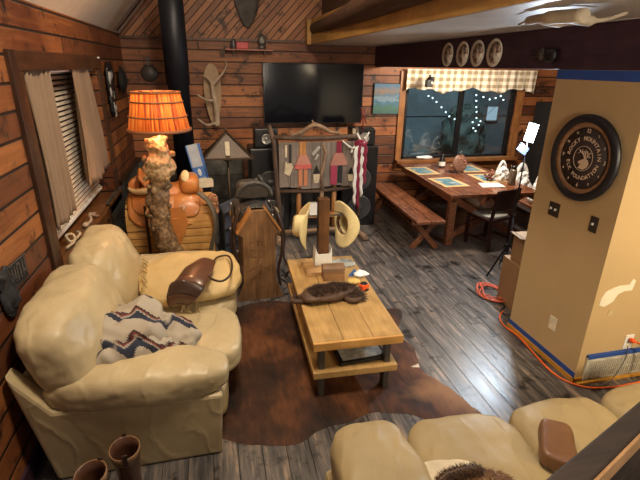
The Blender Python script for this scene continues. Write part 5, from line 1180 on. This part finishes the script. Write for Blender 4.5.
def bag(label, loc, s, seed):
    t = thing('plastic_bag', label, 'bag', loc)
    bm = NB(); puff(bm, (0, 0, s*.95), (s, s*.7, s*.95), 3.2, 26, s*.22, 14/s*.15, seed=seed, fn=lambda q, w: (w.x*(1-.38*(q.z+1)**1.3*.5), w.y*(1-.38*(q.z+1)**1.3*.5), w.z)); obj('body', bm, M_bag, t)
    for k in (-1, 1):
        bm = NB(); tube(bm, spline([(-s*.55, k*s*.12, s*1.45), (-s*.42, k*s*.1, s*2.1), (-s*.05, k*s*.05, s*2.6), (s*.35, k*s*.1, s*2.1), (s*.5, k*s*.12, s*1.45)], 6), s*.06, 6, flat=2.2); obj('handle', bm, M_bag, t)
bag('white plastic bag on the table beside the brown water bottle', (4.22, 5.86, .763), .115, 3)
bag('white plastic bag on the far bench, next to the pillar edge', (4.78, 5.62, .452), .19, 6)
bag('white plastic bag behind the brown water bottle on the far bench', (4.80, 6.15, .452), .19, 8)
bm = NB(); puff(bm, (0, 0, .0), (.16, .05, .03), 2.3, 12, .015, 8); tag(obj('crumpled_cloth', bm, M_bag, loc=(3.72, YB-.09, .835)), 'crumpled white cloth lying on the window sill', 'cloth')
bm = NB(); puff(bm, (0, 0, 0), (.05, .06, .35), 3, 10, .0); bm.free()
bm = NB(); box(bm, 5.88, 6.26, 7.0, 7.5, 0, 1.80); tag(obj('tall_dark_box', bm, M_blackm, bevel=.01), 'tall dark box in the dining corner behind the light stand', 'cabinet')  # plain upright box, dark all over, in the dining corner
t = thing('wall_carving', 'small dark carved ornament on the log wall right of the valance', 'ornament', (5.98, YB-.01, 1.98))
bm = NB(); ell(bm, (0, -.01, 0), (.10, .012, .05), 14); tube(bm, [(-.14, -.01, -.03), (0, -.02, .03), (.14, -.01, -.02)], .01, 6); obj('carving', bm, M_log, t)

# ------------------------------------------------------------------ lights, world, camera
def area(name, loc, target, size, power, col, sy=None):
    l = bpy.data.lights.new(name, 'AREA'); l.energy = power; l.color = col; l.size = size
    if sy: l.shape = 'RECTANGLE'; l.size_y = sy
    o = bpy.data.objects.new(name, l); C.objects.link(o); o.location = loc
    o.rotation_euler = (Vector(target)-Vector(loc)).to_track_quat('-Z', 'Y').to_euler(); return o
area('key_light', (.5, 1.9, 4.3), (.5, 3.2, .2), .7, 135, (1, .83, .62))
area('room_light', (.2, 4.4, 4.3), (.3, 5.0, 0), .7, 85, (1, .80, .56))
area('dining_light', (3.9, 5.6, 2.58), (3.7, 6.9, .8), .6, 125, (1, .84, .66))
sl_ = area('stair_light', (3.6, -.6, 2.5), (3.3, 2.4, 1.3), .6, 52, (1, .80, .50)); sl_.data.spread = R(95)
fl = area('fill_light', (1.3, -.9, 2.2), (2.9, 5, 2.5), .6, 24, (1, .84, .66)); fl.data.spread = R(110)
area('led_light', (3.34, 4.25, 1.70), (1.4, 2.9, 0.0), .14, 38, (.74, .87, 1))
area('pane_haze_fill', (5.2, 8.1, 3.4), (5.4, 11.4, .8), .8, 230, (.75, .92, 1))  # added lamp outside, brightens the outer wall so the panes look hazy
pl_ = bpy.data.lights.new('lamp_bulb', 'POINT'); pl_.energy = 13; pl_.color = (1, .62, .28); pl_.shadow_soft_size = .06
o = bpy.data.objects.new('lamp_bulb', pl_); C.objects.link(o); o.location = (-.49, 4.60, 1.97)
pl_ = bpy.data.lights.new('lamp_down', 'POINT'); pl_.energy = 3; pl_.color = (1, .66, .32); pl_.shadow_soft_size = .05
o = bpy.data.objects.new('lamp_down', pl_); C.objects.link(o); o.location = (-.49, 4.46, 1.74)
wd = bpy.data.worlds.new('world'); bpy.context.scene.world = wd; wd.use_nodes = True
bg = wd.node_tree.nodes['Background']; bg.inputs[0].default_value = (.62, .62, .64, 1); bg.inputs[1].default_value = .22
cam = bpy.data.cameras.new('camera'); cam.sensor_width = 36; cam.lens = 36*446.6/640; cam.clip_start = .02
co = bpy.data.objects.new('camera', cam); C.objects.link(co)
yaw, pit, rol = R(13.52), R(21.26), R(.93)
f = Vector((math.sin(yaw)*math.cos(pit), math.cos(yaw)*math.cos(pit), -math.sin(pit))); r = Vector((math.cos(yaw), -math.sin(yaw), 0)); u = r.cross(f)
r2 = r*math.cos(rol)+u*math.sin(rol); u2 = -r*math.sin(rol)+u*math.cos(rol)
M = Matrix((r2, u2, -f)).transposed().to_4x4(); M.translation = (0, 0, 2.35); co.matrix_world = M
bpy.context.scene.camera = co
vs = bpy.context.scene.view_settings
vs.view_transform = 'Standard'; vs.look = 'None'; vs.exposure = 0.0; vs.gamma = 1.0
